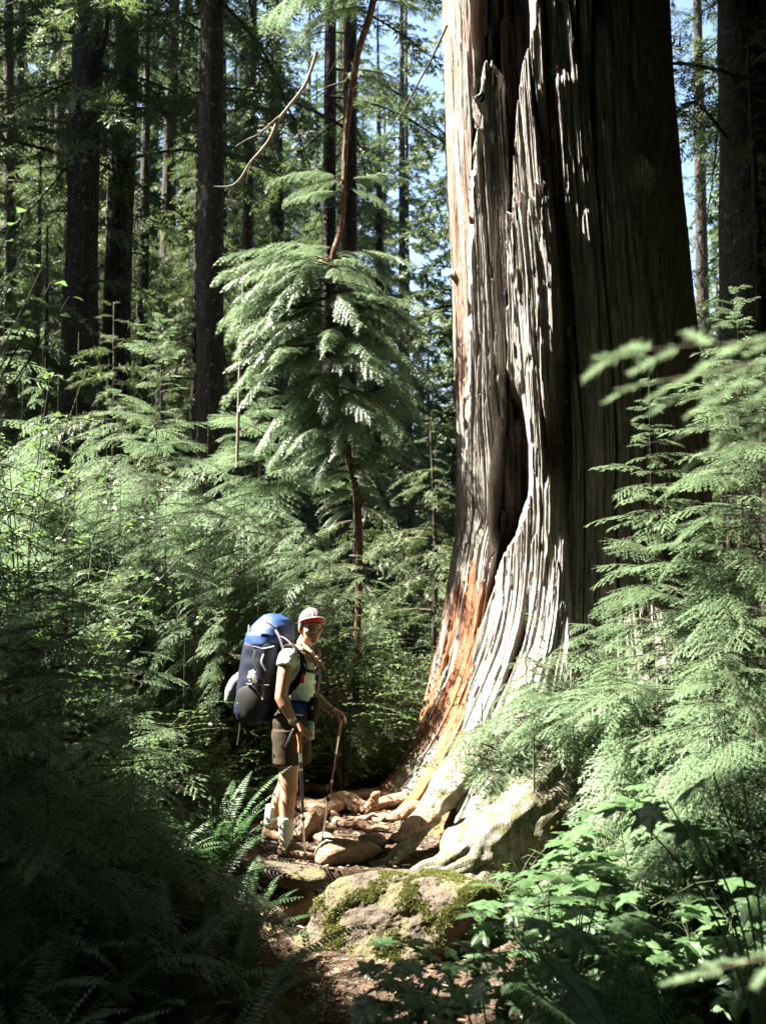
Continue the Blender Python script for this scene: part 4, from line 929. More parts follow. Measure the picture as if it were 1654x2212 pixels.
sapling('dim hemlock sapling between the dark sapling and the hiker', 290, 1420, 5.4, None, .9, .3, .13, 4, 528, LB + [(440, 1250, 760, 1900)])
sapling('shaded hemlock sapling at the left edge', 10, 640, 8.0, None, 1.3, .4, .19, 4, 529, L2)
sapling('dark hemlock with long level boughs behind the straight bare trunk foot', 560, 790, 11.5, None, 1.6, .6, .22, 4, 530, LB + [(430, 500, 490, 740)])
sapling('low hemlock in shade at the foot of the left thicket', 400, 1330, 6.6, None, .9, .2, .13, 4, 531, LB)
sapling('dark hemlock at the left edge near the ferns', -20, 1180, 4.4, None, .8, .3, .14, 4, 532, LB)

SAP = {o['label']: o for o in bpy.data.objects if o.name.startswith('hemlock_sapling')}
def again(src, label, u, vtop, Y, rz, k=1.0):
    o0 = SAP[src]; p = at(u, vtop, Y); H0 = max(v.co.z for v in o0.children[0].data.vertices); zb = float(gh(p[0], Y)) - .05; sc = (p[2] - zb) / H0
    o = o0.copy(); col.objects.link(o); o.location = (p[0], Y, zb); o.rotation_euler.z = rz if abs(rz) < .5 else (rz * 1.7) % .9 - .45; o.scale = (k * min(1, sc * 1.25), k * min(1, sc * 1.25), sc); o['label'] = label
    for ch in list(o0.children): c = ch.copy(); col.objects.link(c); c.parent = o
A1, A2, A3, A4 = 'hemlock with layered boughs above the blue backpack, lit from the left', 'spreading hemlock in the middle of the sunny slope at the left', 'broad hemlock in the sunny middle of the left thicket', 'tall hemlock sapling at the left with lit flat tiers below the leftmost trunk'
again(A1, 'hemlock with lit tiers just left of the hanging cedar fronds, behind the thicket', 600, 1040, 9.6, 1.0)
again(A2, 'hemlock filling the gap under the bowed cedar, above the hiker', 690, 1120, 9.9, 2.0, 1.2)
again(A3, 'low hemlock right of the cap, before the dark gap by the giant cedar', 830, 1230, 9.7, 3.0, 1.1)
again(A2, 'hemlock crowding the left thicket, below the fir-like leader', 320, 930, 8.9, 5.0)
again(A3, 'hemlock low in the left thicket between two taller ones', 240, 1010, 7.9, .5, 1.1)
again(A4, 'hemlock with pale tiers at the left, in front of the second thick trunk', 235, 770, 9.4, 2.6)
again(A2, 'hemlock with spread boughs under the straight bare trunk', 450, 900, 9.8, 3.7, 1.15)
again(A1, 'small hemlock between the straight trunk foot and the cedar fronds', 530, 960, 9.3, 5.5, 1.1)
again(A3, 'hemlock reaching in from the left edge, halfway up', 50, 820, 8.6, 1.9)
again(A1, 'hemlock hidden deep in the left thicket, dim below', 150, 1150, 6.9, .9, 1.15)
again(A4, 'slim hemlock left of the leftmost tall sapling', 95, 700, 9.2, 4.4)

_q = random.Random(9)
for k, (u, v, Y) in enumerate(ROWS):
    again((A1, A2, A3)[k % 3], 'young hemlock packed among others like it on the sunlit slope left of the hiker', u, v, Y, _q.uniform(-.45, .45), _q.uniform(.9, 1.2) * (.52 if u > 300 and Y < 8.8 else .85))
for o in bpy.data.objects:
    if o.get('label', '').startswith('young hemlock packed among'): o['group'] = 'hemlocks packed on the sunlit slope'

# slender cedar with drooping fronds
def stem_curve(pts, Y): return np.array([at(u, v, Y + d) for u, v, d in pts])
Yc = 10.0; base = gp(at(765, 1250, Yc)[0], Yc, -.1); yc = empty('young_cedar', base)
tag(yc, 'slender bowed cedar with hanging fronds lit white, left of the giant cedar', 'tree')
stem = spline(np.vstack([base, stem_curve([(775, 1130, 0), (745, 950, -.05), (712, 760, 0), (712, 610, 0), (716, 560, 0), (738, 480, .05), (744, 350, .1), (752, 250, .1), (772, 120, .1), (806, 0, .1), (850, -250, .2)], Yc)]), 90)
s = Soup(); tube(s, stem - base, np.interp(np.linspace(0, 1, 90), [0, .4, .6, 1], [.038, .030, .030, .040]), 10, 0, .5, disp=lambda t, a: 1 + .12 * noise(np.cos(a) * 3, np.sin(a) * 3, t * 40, 5))
link('trunk', s.mesh('trunk', [M['bark_red']], True), yc)
s = Soup(); rng = np.random.RandomState(61)
def stem_at(v):
    uv = proj(stem)[1]; i = int(np.argmin(np.abs(uv - v))); return stem[i]
def frond(v, az, L, tilt=10, roll=0.):
    p = stem_at(v); M3 = rotz(rad(az)) @ roty(-rad(tilt)) @ rotx(roll) * L
    s.stamp(CB[rng.randint(3)], M3, p - base, rng.uniform(-.1, .12)); 
for v, az, L, t in [(565, 185, 1.05, 8), (575, 205, .95, 0), (585, 170, 1.0, -4), (600, 195, 1.15, -14), (560, 350, .75, 12), (575, 10, .85, -2), (580, 310, .7, 0), (590, 250, .8, -5), (575, 140, .8, 5), (570, 60, .8, 5),
                    (560, 120, .7, 20), (605, 190, 1.1, -8), (612, 200, 1.05, -2), (620, 182, 1.1, -18), (595, 215, 1.0, 4), (630, 195, 1.0, -12), (640, 178, .95, -4), (600, 165, 1.0, -10), (585, 225, .95, -6), (615, 240, .9, -10), (650, 200, 1.0, -20), (570, 195, 1.0, 16), (580, 180, 1.05, 10), (570, 235, .9, 14), (590, 330, .8, -12), (600, 178, 1.1, -22)]: frond(v, az, L * rng.uniform(.9, 1.1), t, rng.uniform(-.3, .3))
for v in np.arange(600, 1120, 13):
    L = np.interp(v, [600, 700, 800, 900, 1000, 1120], [1.2, 1.2, 1.05, .9, .65, .42])
    for k in range(3): frond(v + rng.uniform(-12, 12), (rng.normal(188, 35) if k == 0 else rng.normal(-10, 40) if k == 1 else rng.uniform(200, 340)), L * rng.uniform(.5, 1.05), rng.uniform(-25, 12), rng.uniform(-.4, .4))
for v, az, L, t in [(400, 182, .72, 18), (420, 200, .6, 4), (395, 345, .66, 8), (385, 175, .62, 2), (410, 20, .55, 0), (540, 170, .35, 20), (545, 20, .3, 20)]: frond(v, az, L, t, rng.uniform(-.3, .3))
for v, az, L, t in [(-70, 184, 1.25, -6), (-60, 195, 1.15, -14), (-50, 170, 1.2, -2), (-20, 190, .9, -4), (-80, 200, 1.3, 2), (-30, 5, .7, -5), (10, 176, .7, 6), (-40, 178, 1.0, -18), (150, 0, .55, -5), (170, 340, .5, -12), (0, 350, .7, -10)]: frond(v, az, L, t, rng.uniform(-.25, .25))
link('crown', s.mesh('crown', [M['cedar'], M['bark_red']]), yc)
# dead pale branch hanging in front
s = Soup()
for pts, r in (([(684, 112, 0), (672, 150, 0), (655, 190, -.05), (628, 225, -.08), (600, 262, -.1), (583, 300, -.1), (560, 330, -.1), (540, 352, -.1), (520, 385, -.1), (498, 402, -.1), (462, 403, -.12)], [.020, .017, .015, .012, .006]),
               ([(604, 250, -.1), (590, 262, -.12), (560, 288, -.15), (530, 303, -.15), (508, 317, -.15)], [.008, .006, .003]), ([(560, 330, -.1), (552, 350, -.1), (545, 365, -.12)], [.006, .003]), ([(548, 340, -.1), (536, 372, -.05), (533, 395, 0)], [.006, .003]),
               ([(600, 262, -.1), (597, 285, -.1), (575, 320, -.1)], [.007, .003])):
    P = spline(stem_curve(pts, 9.6), 26); tube(s, P, np.interp(np.linspace(0, 1, 26), np.linspace(0, 1, len(r)), r), 7, 0, .5, disp=lambda t, a: 1 + .2 * noise(np.cos(a) * 3, np.sin(a) * 3, t * 20, 6))
rel(link('dead_branch', s.mesh('dead_branch', [M['deadwood']], True)), yc)['label'] = 'bare pale forked dead branch hanging down'
s = Soup(); P = spline(stem_curve([(965, 55, 0), (935, 120, 0), (900, 185, 0), (870, 240, 0), (832, 300, 0)], 9.0), 20); tube(s, P, np.linspace(.013, .005, 20), 6, 0, .5)
rel(link('dead_branch', s.mesh('dead_branch', [M['twig']], True)), cedar)['label'] = 'thin bare branch slanting from the upper left of the trunk'
s = Soup(); P = spline(stem_curve([(528, 560, 0), (522, 700, 0), (518, 800, 0), (515, 900, 0), (512, 1010, 0)], 10.4), 30); tube(s, P, np.linspace(.014, .018, 30), 7, 0, .5)
tag(link('dead_sapling', s.mesh('dead_sapling', [M['deadwood']], True)), 'bare pale pole-thin dead sapling left of the bowed cedar', 'sapling')

# near, out-of-focus fir tips at the right edge
nf = empty('fir_sapling', (.98, 1.45, float(gh(.98, 1.45)))); tag(nf, 'blurred yellow-green fir sapling close to the camera at the right edge', 'sapling')
zb = nf.location[2]; s = Soup(); rng = np.random.RandomState(65)
link('trunk', trunk_soup([(0, 0, 0), (.02, 0, 1.2), (0, 0, 2.6)], [.03, .02, .006], 8, .05, 3, 20).mesh('trunk', [M['twig']], True), nf)
HN = [hemlock_branch(95 + k, .62, .11, nl=.020, nw=.0055, sp=.007, twsp=.045, subsp=.03, droop=.1, rise=.05) for k in range(3)]
for (u, v, dy, L) in [(1285, 748, 0, .78), (1345, 790, .03, .66), (1440, 815, -.03, .6), (1490, 885, .02, .52), (1500, 950, -.02, .52), (1560, 850, .05, .45), (1480, 2078, 0, .50), (1560, 720, -.04, .5), (1540, 930, .06, .5)]:
    tip = at(u, v, 1.42 + dy); d = tip - np.array([.98, 1.45, tip[2] + .05 * L]); st = tip - norm(d) * min(np.linalg.norm(d), L)
    a = math.atan2(d[1], d[0]); t = math.asin(norm(d)[2]); l = float(np.linalg.norm(d))
    s.stamp(HN[rng.randint(3)], rotz(a) @ roty(-t) @ rotx(rng.uniform(-.2, .5)) * (l / .62), np.array([.98, 1.45, tip[2] + .05 * L]) - np.array(nf.location), rng.uniform(.1, .25))
link('crown', s.mesh('crown', [M['cedar'], M['twig']]), nf)

# ------------------------------------------------------------------ leafy shrubs
SH = [shrub_soup(700 + k, 1.0, .6, 9 + k, ((.026, .045), (.034, .06), (.022, .038))[k % 3]) for k in range(4)]
SHM = [x.mesh('foliage', [M['shrub'], M['stem_green']]) for x in SH]
def shrub(label, u, v, Y, sc, k, rz, group='leafy shrubs around the hiker', sz=1.0):
    p = at(u, v, Y); z = float(gh(p[0], Y)) - .04; o = empty('leafy_shrub', (p[0], Y, z)); tag(o, label, 'shrub', group); o.rotation_euler.z = rz
    f = link('foliage', SHM[k], o); f.scale = (sc, sc, sc * sz); return o
for i, (u, v, Y, sc, k, sz, lab) in enumerate([
    (470, 1600, 7.9, 1.0, 0, 1.1, 'leafy shrub left of the backpack'), (560, 1600, 8.6, 1.1, 1, 1.0, 'leafy shrub right behind the backpack'), (640, 1650, 8.9, 1.0, 2, 1.0, 'small-leaved shrub behind the hiker\'s legs'),
    (740, 1640, 8.6, 1.05, 0, 1.1, 'glossy shrub behind the far trekking pole'), (830, 1650, 8.8, 1.1, 3, 1.1, 'sparkling shrub between the far pole and the cedar flare'), (900, 1560, 9.6, 1.2, 1, 1.25, 'shrub tucked behind the left edge of the cedar base'),
    (700, 1560, 9.7, 1.3, 3, 1.2, 'tall shrub behind the hiker\'s face'), (800, 1500, 10.0, 1.3, 2, 1.3, 'tall shrub in the gap right of the hiker'), (600, 1500, 9.8, 1.2, 0, 1.2, 'tall shrub behind the blue pack top'),
    (420, 1650, 7.2, .9, 3, .9, 'half-lit shrub left of the shoulder bag pocket'), (500, 1700, 7.6, .8, 1, .7, 'low shrub by the hiker\'s rear boot'), (350, 1600, 7.0, 1.0, 2, 1.0, 'dim shrub in the left thicket, level with the pack'),
    (260, 1550, 6.4, 1.0, 0, 1.0, 'shaded shrub among the left hemlocks'), (860, 1690, 9.0, .7, 2, .7, 'low shrub at the root ends of the giant cedar'), (690, 1690, 9.2, .7, 1, .7, 'low shrub beyond the pale roots'),
    (100, 1350, 6.2, 1.2, 1, 1.3, 'shaded tall shrub near the left edge'), (180, 1100, 7.2, 1.3, 3, 1.7, 'tall leafy shrub among the left saplings'), (560, 1690, 8.2, .7, 0, .7, 'low leafy shrub behind the hiker\'s socks'),
    (960, 1500, 10.6, 1.2, 2, 1.3, 'dark shrub behind the cedar base'), (1180, 1980, 5.6, .55, 1, .8, 'small-leaved shrub right of the boulder'), (1350, 1950, 5.4, .7, 3, .9, 'pale shrub amid the broad-leaved plants'), (1560, 1900, 5.2, .8, 0, .9, 'shrub under the low hemlock at the right'),
    (380, 1300, 8.6, 1.2, 2, 1.3, 'tall shrub in the left thicket under the broad hemlock'), (60, 900, 7.8, 1.4, 0, 2.2, 'tall round-leaved shrub at the left edge')]):
    shrub(lab, u, v, Y, sc, k, i * 1.7, sz=sz)
# tall maple-like shrub with round leaves at the left edge
rng = np.random.RandomState(71); s = Soup(); B, D, N = [], [], []
for (uu, vv) in ((60, 450), (20, 490), (50, 540), (90, 580), (110, 610), (30, 610), (-30, 520), (150, 640), (70, 650), (-20, 640), (120, 680), (30, 700)):
    e = at(uu, vv, 4.6 + rng.uniform(-.3, .3)) - np.array([-2.25, 4.6, 0]); P = spline([(0, 0, .3), (e[0] * .3, e[1] * .3, e[2] * .65), tuple(e)], 16); tube(s, P, np.linspace(.012, .002, 16), 5, 1, .5, cap=False)
    for q in range(11):
        p = P[15 - q] if q < 8 else P[15 - q // 2]; a = rng.uniform(0, 6.28); B.append(p + norm(np.array([math.cos(a), math.sin(a), 0])) * .02); D.append([math.cos(a), math.sin(a), rng.uniform(-.3, .2)]); N.append(norm(np.array([0, -.3, 1]) + rng.normal(0, .25, 3)))
l = rng.uniform(.045, .075, len(B)); leaves(s, rng, np.array(B), np.array(D), np.array(N), l, l * .78, 0, .85)
o = empty('round_leaved_shrub', (-2.25, 4.6, 0)); tag(o, 'tall shrub with round yellow-green leaves at the left edge above the dark hemlock', 'shrub'); link('foliage', s.mesh('foliage', [M['shrub'], M['stem_green']]), o)

# ------------------------------------------------------------------ ferns
FM = [sword_fern(800 + k, .85, 15 + k, 1.0).mesh('fronds', [M['fern'], M['stem_green']]) for k in range(4)]
def fern(label, u, v, Y, sc, k, rz, mesh=None, group='sword ferns in the shade', name='sword_fern'):
    p = at(u, v, Y); o = link(name, mesh or FM[k], loc=(p[0], Y, float(gh(p[0], Y)) - .02)); o.rotation_euler.z = rz; o.scale = (sc, sc, sc); return tag(o, label, 'fern', group)
for i, (u, v, Y, sc, lab) in enumerate([
    (60, 2080, 3.6, 1.0, 'dark sword fern in the lower left corner'), (240, 2120, 3.5, 1.0, 'dark sword fern at the bottom, right of the corner fern'), (420, 2130, 3.7, .95, 'sword fern arching towards the mossy low boulder'),
    (130, 1960, 4.3, 1.0, 'dim sword fern at the left, behind the corner fern'), (320, 1960, 4.4, 1.0, 'sword fern in the middle of the dark fern bank'), (500, 1990, 4.5, 1.0, 'sword fern with fronds reaching over the trail edge'),
    (20, 1850, 5.0, 1.0, 'barely visible sword fern at the left edge'), (220, 1850, 5.2, .95, 'sword fern at the foot of the dark sapling'), (400, 1860, 5.2, 1.0, 'upright sword fern left of the hiker\'s boots'),
    (520, 1870, 5.5, .75, 'small sword fern right at the trail, left of the stone ledge'), (330, 1760, 6.0, .9, 'dim sword fern under the left shrubs'), (470, 1770, 6.3, .9, 'sword fern directly left of the rear boot'),
    (150, 1740, 6.0, .9, 'sword fern deep in the left shade'), (-30, 1980, 4.0, 1.0, 'sword fern cut by the left edge'), (780, 1640, 9.2, .8, 'sunlit sword fern beyond the far trekking pole'), (520, 1560, 8.3, .8, 'light green sword fern below the hanging pack straps'),
    (560, 2080, 4.2, .6, 'small sword fern above the mossy low boulder'), (350, 2200, 3.1, .9, 'sword fern at the bottom edge'), (130, 2220, 2.9, .9, 'sword fern at the bottom edge near the corner')]):
    fern(lab, u, v, Y, sc, i % 4, i * 2.1)
LF = [lady_fern(850, .80, 7, (rad(150), 1.7), (58, 80)).mesh('fronds', [M['fern'], M['stem_green']]), lady_fern(851, .72, 8, (rad(90), 3.1), (40, 70)).mesh('fronds', [M['fern'], M['stem_green']])]
for u, v, Y, sc, k, rz, lab in [(1440, 2300, 3.35, 1.5, 0, .2, 'lacy fern with broad arching fronds at the bottom right'), (1660, 2260, 3.3, 1.1, 1, .6, 'lacy fern cut by the lower right corner'), (1200, 2250, 3.5, .95, 1, 2., 'lacy fern at the bottom edge, left of the broad lacy fern'), (1050, 2230, 3.8, .7, 1, 4., 'small lacy fern beside the trail at the bottom')]:
    p = at(u, v, Y); o = link('lady_fern', LF[k], loc=(p[0], Y, float(gh(p[0], Y)) - .02)); o.rotation_euler.z = rz; o.scale = (sc,) * 3; tag(o, lab, 'fern', 'lacy ferns at the lower right')
# ------------------------------------------------------------------ broad-leaved plants
PM = [palm_plant(900 + k, .62 + .1 * (k % 3), .55, 40 + 5 * k, (.13, .23), 7).mesh('foliage', [M['broad'], M['stem_green']]) for k in range(4)]
for i, (u, v, Y, sc, lab) in enumerate([
    (1150, 2060, 5.0, .9, 'broad-leaved plant right beside the boulder'), (1260, 2000, 5.2, 1.0, 'broad-leaved plant below the dark root arch'), (1400, 1980, 4.9, 1.05, 'broad-leaved plant in the middle of the right bank'), (1540, 1990, 4.6, 1.05, 'broad-leaved plant with dim leaves towards the right edge'),
    (1640, 1930, 4.4, 1.1, 'broad-leaved plant cut by the right edge'), (1070, 2110, 4.3, .85, 'broad-leaved plant overhanging the trail'), (1200, 2120, 4.1, 1.0, 'broad-leaved plant in front of the trail-side plant'), (1360, 2110, 4.5, 1.0, 'dark broad-leaved plant above the lacy fern'),
    (1520, 2110, 4.4, 1.0, 'dark broad-leaved plant at the lower right'), (900, 2150, 4.6, .75, 'low broad-leaved plant at the trail edge'), (1450, 1850, 5.3, 1.1, 'pale lit broad-leaved plant under the hemlock sprays'), (1330, 1830, 5.6, .9, 'broad-leaved plant right of the root arch'),
    (1640, 2080, 4.3, .9, 'shaded broad-leaved plant in the lower right'), (1290, 2190, 4.3, .8, 'broad-leaved plant behind the broad lacy fern'), (880, 2215, 4.2, .7, 'low broad-leaved plant at the bottom edge by the trail')]):
    p = at(u, v, Y); o = empty('broadleaf_plant', (p[0], Y, float(gh(p[0], Y)) - .03)); tag(o, lab, 'plant', 'maple-leaved plants on the right bank'); o.rotation_euler.z = i * 1.3
    f = link('foliage', PM[i % 4], o); f.scale = (sc,) * 3
# one near stem with large leaves at the right
rng = np.random.RandomState(92); s = Soup(); b0 = np.array([1.35, 3.6, 0.0])
for (uu, vv, sz, a, tl) in ((1540, 1670, .20, 2.9, -35), (1600, 1660, .15, .3, -10), (1440, 1730, .17, 3.3, -30), (1360, 1745, .14, 2.6, -10), (1500, 1770, .16, 4.0, -20)):
    e = at(uu, vv, 3.5) - b0; P = spline([(0, 0, 0), (e[0] * .4, e[1] * .4, e[2] * .6), tuple(e)], 10); tube(s, P, np.linspace(.006, .003, 10), 4, 1, .5, cap=False); palm_leaf(s, rng, e, a, rad(tl), sz, rng.uniform(-.3, .3), .7)
o = empty('broadleaf_plant', b0); tag(o, 'near plant with the largest lobed leaves, in front of the hemlock thicket', 'plant', 'maple-leaved plants on the right bank'); link('foliage', s.mesh('foliage', [M['broad'], M['stem_green']]), o)
for i, (u, v, Y, L, n, lf, lab) in enumerate([(1200, 1960, 4.9, .62, 10, .055, 'upright leafy sprig in front of the dark root hollow'), (1110, 2000, 5.0, .42, 8, .05, 'short leafy sprig right of the boulder'), (690, 2110, 4.9, .16, 8, .05, 'tiny leafy seedling on the trail left of the boulder foot'), (1240, 1900, 5.0, .45, 9, .05, 'leafy sprig beside the taller sprig')]):
    p = at(u, v, Y); o = empty('leafy_sprig', (p[0], Y, float(gh(p[0], Y)) - .01)); tag(o, lab, 'plant'); o.rotation_euler.z = 3.0 + i; link('foliage', sprig_soup(930 + i, L, n, lf).mesh('foliage', [M['broad'], M['stem_green']]), o)
# low ground cover in the wood
rng = np.random.RandomState(97); s = Soup(); n = 60000; gy = 3 + 37 * rng.uniform(0, 1, n) ** 1.5; gx = rng.uniform(-1, .75, n) * (5 + gy * .5)
k = (np.abs(gx + .12) > 1.15) | (gy > 8.9); k &= fbm(gx * 1.2, gy * 1.2, 0, 99) > -.25; k &= ~((gx > -.4) & (gx < 1.4) & (gy < 8.5)); gx, gy = gx[k], gy[k]; n = len(gx)
B = np.stack([gx, gy, gh(gx, gy) + rng.uniform(.02, .25, n)], 1); a = rng.uniform(0, 6.28, n); l = rng.uniform(.03, .08, n) * (1 + gy * .06)
leaves(s, rng, B, np.stack([np.cos(a), np.sin(a), rng.uniform(-.3, .3, n)], 1), norm(np.array([0, 0, 1.]) + rng.normal(0, .3, (n, 3))), l, l * .6)
tag(link('ground_cover', s.mesh('ground_cover', [M['shrub']])), 'low leafy ground cover spreading under the trees', 'ground cover', kind='stuff')
# ------------------------------------------------------------------ the hiker
from mathutils.bvhtree import BVHTree
def HP(x, y, dy=0.): return at(463 + .2991 * x, 1257 + .2991 * y, 6.7 + dy)
UP = np.array([0, 0, 1.0])
def capsule(s, a, b, ra, rb, k=18):
    a, b = np.asarray(a, float), np.asarray(b, float); d = norm(b - a); q = np.linspace(-math.pi / 2 + .12, 0, 5); C, r = [], []
    for t in q: C.append(a + d * ra * math.sin(t)); r.append(ra * math.cos(t))
    for t in -q[::-1]: C.append(b + d * rb * math.sin(t)); r.append(rb * math.cos(t))
    ref = UP if abs(d[2]) < .9 else np.array([1., 0, 0]); A = norm(np.cross(d, ref)); B = np.cross(d, A)
    loft(s, C, [A] * 10, [B] * 10, r, r, k)
def ellipsoid(s, c, A, B, C, ra, rb, rc, k=20, n=12, mat=0):
    t = np.linspace(-math.pi / 2 + .08, math.pi / 2 - .08, n); c = np.asarray(c, float)
    loft(s, [c + np.asarray(C) * rc * math.sin(x) for x in t], [A] * n, [B] * n, [ra * math.cos(x) for x in t], [rb * math.cos(x) for x in t], k, mat=mat)
def frustum(s, pts, ra, k=24, flat=1.0, axis=None):
    P = np.asarray(pts, float); T, N, B = frames(P); n = len(P)
    if axis is not None: B = norm(np.asarray(axis) - T * (T @ np.asarray(axis))[:, None]); N = np.cross(T, B)
    loft(s, P, B, N, np.asarray(ra), np.asarray(ra) * flat, k)
def remeshed(s, vox, it=5, fac=.5):
    me = s.mesh('tmp', []); out = modified(me, [('REMESH', dict(mode='VOXEL', voxel_size=vox)), ('SMOOTH', dict(factor=fac, iterations=it))]); return out
def finish(me, name, mats, disp=None, parent=None):
    me.materials.clear(); [me.materials.append(m) for m in mats]
    n = len(me.vertices); V = np.empty(n * 3, np.float32); me.vertices.foreach_get('co', V); V = V.reshape(-1, 3).astype(float)
    if disp is not None:
        Nn = np.empty(n * 3, np.float32); me.vertices.foreach_get('normal', Nn); V = V + Nn.reshape(-1, 3) * disp(V)[:, None]
        me.vertices.foreach_set('co', V.astype(np.float32).ravel()); me.update()
    me.polygons.foreach_set('use_smooth', np.ones(len(me.polygons), bool)); me.polygons.foreach_set('material_index', np.zeros(len(me.polygons), np.int32)); me.name = name
    return link(name, me, parent)
def strap(s, pts, wdir, w, th=.004, n=40, mat=0):
    P = spline(pts, n); T = norm(np.gradient(P, axis=0)); W = np.asarray(wdir, float); W = spline(W, n) if W.ndim == 2 else np.broadcast_to(W, (n, 3)); W = norm(W - T * (W * T).sum(1, keepdims=True)); N = np.cross(T, W)
    loft(s, P, W, N, [w / 2] * n, [th / 2] * n, 12, 5.0, mat)
skin = plain('sun_tanned_skin', (.44, .24, .155), .55, .35, (220, .12, .002), .07, 20)
shirt_m = plain('pale_green_shirt_cloth', (.60, .66, .55), .85, .15, (260, .25, .002), .06, 25)
shorts_m = plain('khaki_shorts_cloth', (.042, .032, .020), .9, .15, (240, .3, .002), .1, 25)
sock_m = plain('white_wool_sock', (.66, .64, .58), .95, .1, (300, .5, .003), .06, 60)
shoe_m = plain('brown_boot_leather', (.17, .105, .066), .75, .3, (150, .4, .003), .3, 40)
sole_m = plain('dark_boot_sole', (.03, .026, .022), .85, .2)
lace_m = plain('pale_laces', (.42, .35, .25), .9, .1)
hair_m = plain('black_hair', (.012, .009, .008), .45, .4, (200, .5, .003))
cap_m = plain('grey_cap_cloth', (.085, .082, .085), .85, .2, (200, .3, .002), .12)
red_m = plain('red_cap_lining', (.42, .022, .028), .8, .2)
stripe_m = plain('pink_white_cap_stripe', (.70, .30, .33), .8, .2)
pale_m = plain('pale_grey_cap_edge', (.50, .48, .48), .8, .2)
navy = plain('navy_pack_cloth', (.005, .008, .024), .65, .35, (120, .3, .004), .2, 15)
blue = plain('blue_pack_cloth', (.010, .040, .145), .6, .4, (120, .3, .004), .2, 12)
black_m = plain('black_webbing', (.014, .014, .016), .7, .3, (300, .4, .002))
greyweb = plain('grey_webbing', (.20, .20, .21), .7, .3)
mesh_m = plain('grey_mesh_pocket_cloth', (.16, .17, .165), .85, .2, (90, .6, .006), .45, 40)
t = NT('checked_scarf_cloth'); tc = t.n('ShaderNodeTexCoord'); ck = t.n('ShaderNodeTexChecker'); ck.inputs['Scale'].default_value = 95; t.t.links.new(tc.outputs['Object'], ck.inputs['Vector'])
ck.inputs['Color1'].default_value = (.66, .50, .40, 1); ck.inputs['Color2'].default_value = (.52, .27, .17, 1); scarf_m = t.done(t.bsdf(ck.outputs['Color'], .9, .1))

f = norm([.92, -.39, 0]); r_ = np.cross(f, UP)                     # torso: facing, her right
fd = norm([.36, -.93, .0]); hr = np.cross(fd, UP); Hc = HP(694, 322, -.02)
ShR, ShL = HP(530, 545, -.17), HP(655, 540, .14); nb = HP(622, 505, 0)
elR, wrR = HP(480, 835, -.215), HP(574, 1012, -.225); elL, wrL = HP(690, 805, .22), HP(860, 944, .14)
hipR, hipL = HP(530, 1070, -.085), HP(580, 1070, .085); knR, knL = HP(541, 1480, -.105), HP(520, 1440, .12); anR, anL = HP(522, 1910, -.10), HP(403, 1835, .13)
b = Soup()
ellipsoid(b, Hc + [0, 0, .012], hr, fd, UP, .070, .090, .102)
ellipsoid(b, Hc + fd * .024 + UP * -.052, hr, fd, UP, .056, .062, .062)
ellipsoid(b, Hc + fd * .060 + UP * -.100, hr, fd, UP, .024, .022, .018)
for sd in (1, -1):
    ellipsoid(b, Hc + hr * sd * .036 + fd * .056 + UP * -.030, hr, fd, UP, .026, .024, .022)
    ellipsoid(b, Hc + hr * sd * .073 + fd * -.004 + UP * -.012, norm(hr + fd * -.4 * sd), norm(fd + hr * .4 * sd), UP, .010, .020, .031)
    ellipsoid(b, Hc + hr * sd * .026 + fd * .080 + UP * .022, hr, fd, UP, .020, .009, .008)
capsule(b, Hc + fd * .088 + UP * .008, Hc + fd * .104 + UP * -.027, .007, .0105)
for sd in (1, -1): ellipsoid(b, Hc + fd * .094 + hr * sd * .010 + UP * -.030, hr, fd, UP, .009, .010, .007)
capsule(b, Hc - fd * .018 + UP * -.05, nb + UP * .0, .050, .056)
ellipsoid(b, HP(600, 650, 0), r_, f, UP, .145, .100, .17); ellipsoid(b, HP(604, 850, 0), r_, f, UP, .122, .088, .15); ellipsoid(b, HP(560, 1030, 0), r_, f, UP, .155, .112, .13)
for sh in (ShR, ShL): capsule(b, nb + UP * -.03, sh, .05, .050)
for sh, el, wr in ((ShR, elR, wrR), (ShL, elL, wrL)):
    m1 = sh + (el - sh) * .45; capsule(b, sh, m1, .052, .050); capsule(b, m1, el, .049, .039); m2 = el + (wr - el) * .3; capsule(b, el, m2, .039, .040); capsule(b, m2, wr, .040, .0265)
for hp, kn, an, sd in ((hipR, knR, anR, 1), (hipL, knL, anL, -1)):
    m1 = hp + (kn - hp) * .4; capsule(b, hp, m1, .088, .080); capsule(b, m1, kn, .078, .054); capsule(b, kn + f * .012, kn + f * .010 - UP * .02, .048, .046)
    m2 = kn + (an - kn) * .30 - f * .012; capsule(b, kn, m2, .050, .053); capsule(b, m2, an, .053, .034)
def hand(wr, pc, kn_c, spread, fing, thumb, nrm):
    """palm from the wrist to the knuckle line, four fingers through given bend points, a thumb off the side"""
    d = norm(kn_c - wr); sp = norm(spread - d * np.dot(spread, d)); n_ = np.cross(d, sp)
    L = np.linalg.norm(kn_c - wr); ellipsoid(b, (wr + kn_c) / 2 + d * .006, sp, n_, d, .040, .0165, L * .62, 18, 12)
    capsule(b, wr, wr + d * .03, .026, .026)
    for i, (mid, tip) in enumerate(fing):
        o = sp * (.029 - .0195 * i); k0 = kn_c + o - d * .004 * abs(i - 1.2); q = [k0, mid + o * .95, tip + o * .9]
        capsule(b, q[0], q[1], .0100 - .0006 * i, .0088 - .0006 * i, 12); capsule(b, q[1], q[2], .0088 - .0006 * i, .0072 - .0004 * i, 12)
    th = [wr + d * .025 + sp * .030, *thumb]; capsule(b, th[0], th[1], .0125, .0105, 12); capsule(b, th[1], th[2], .0105, .0082, 12)
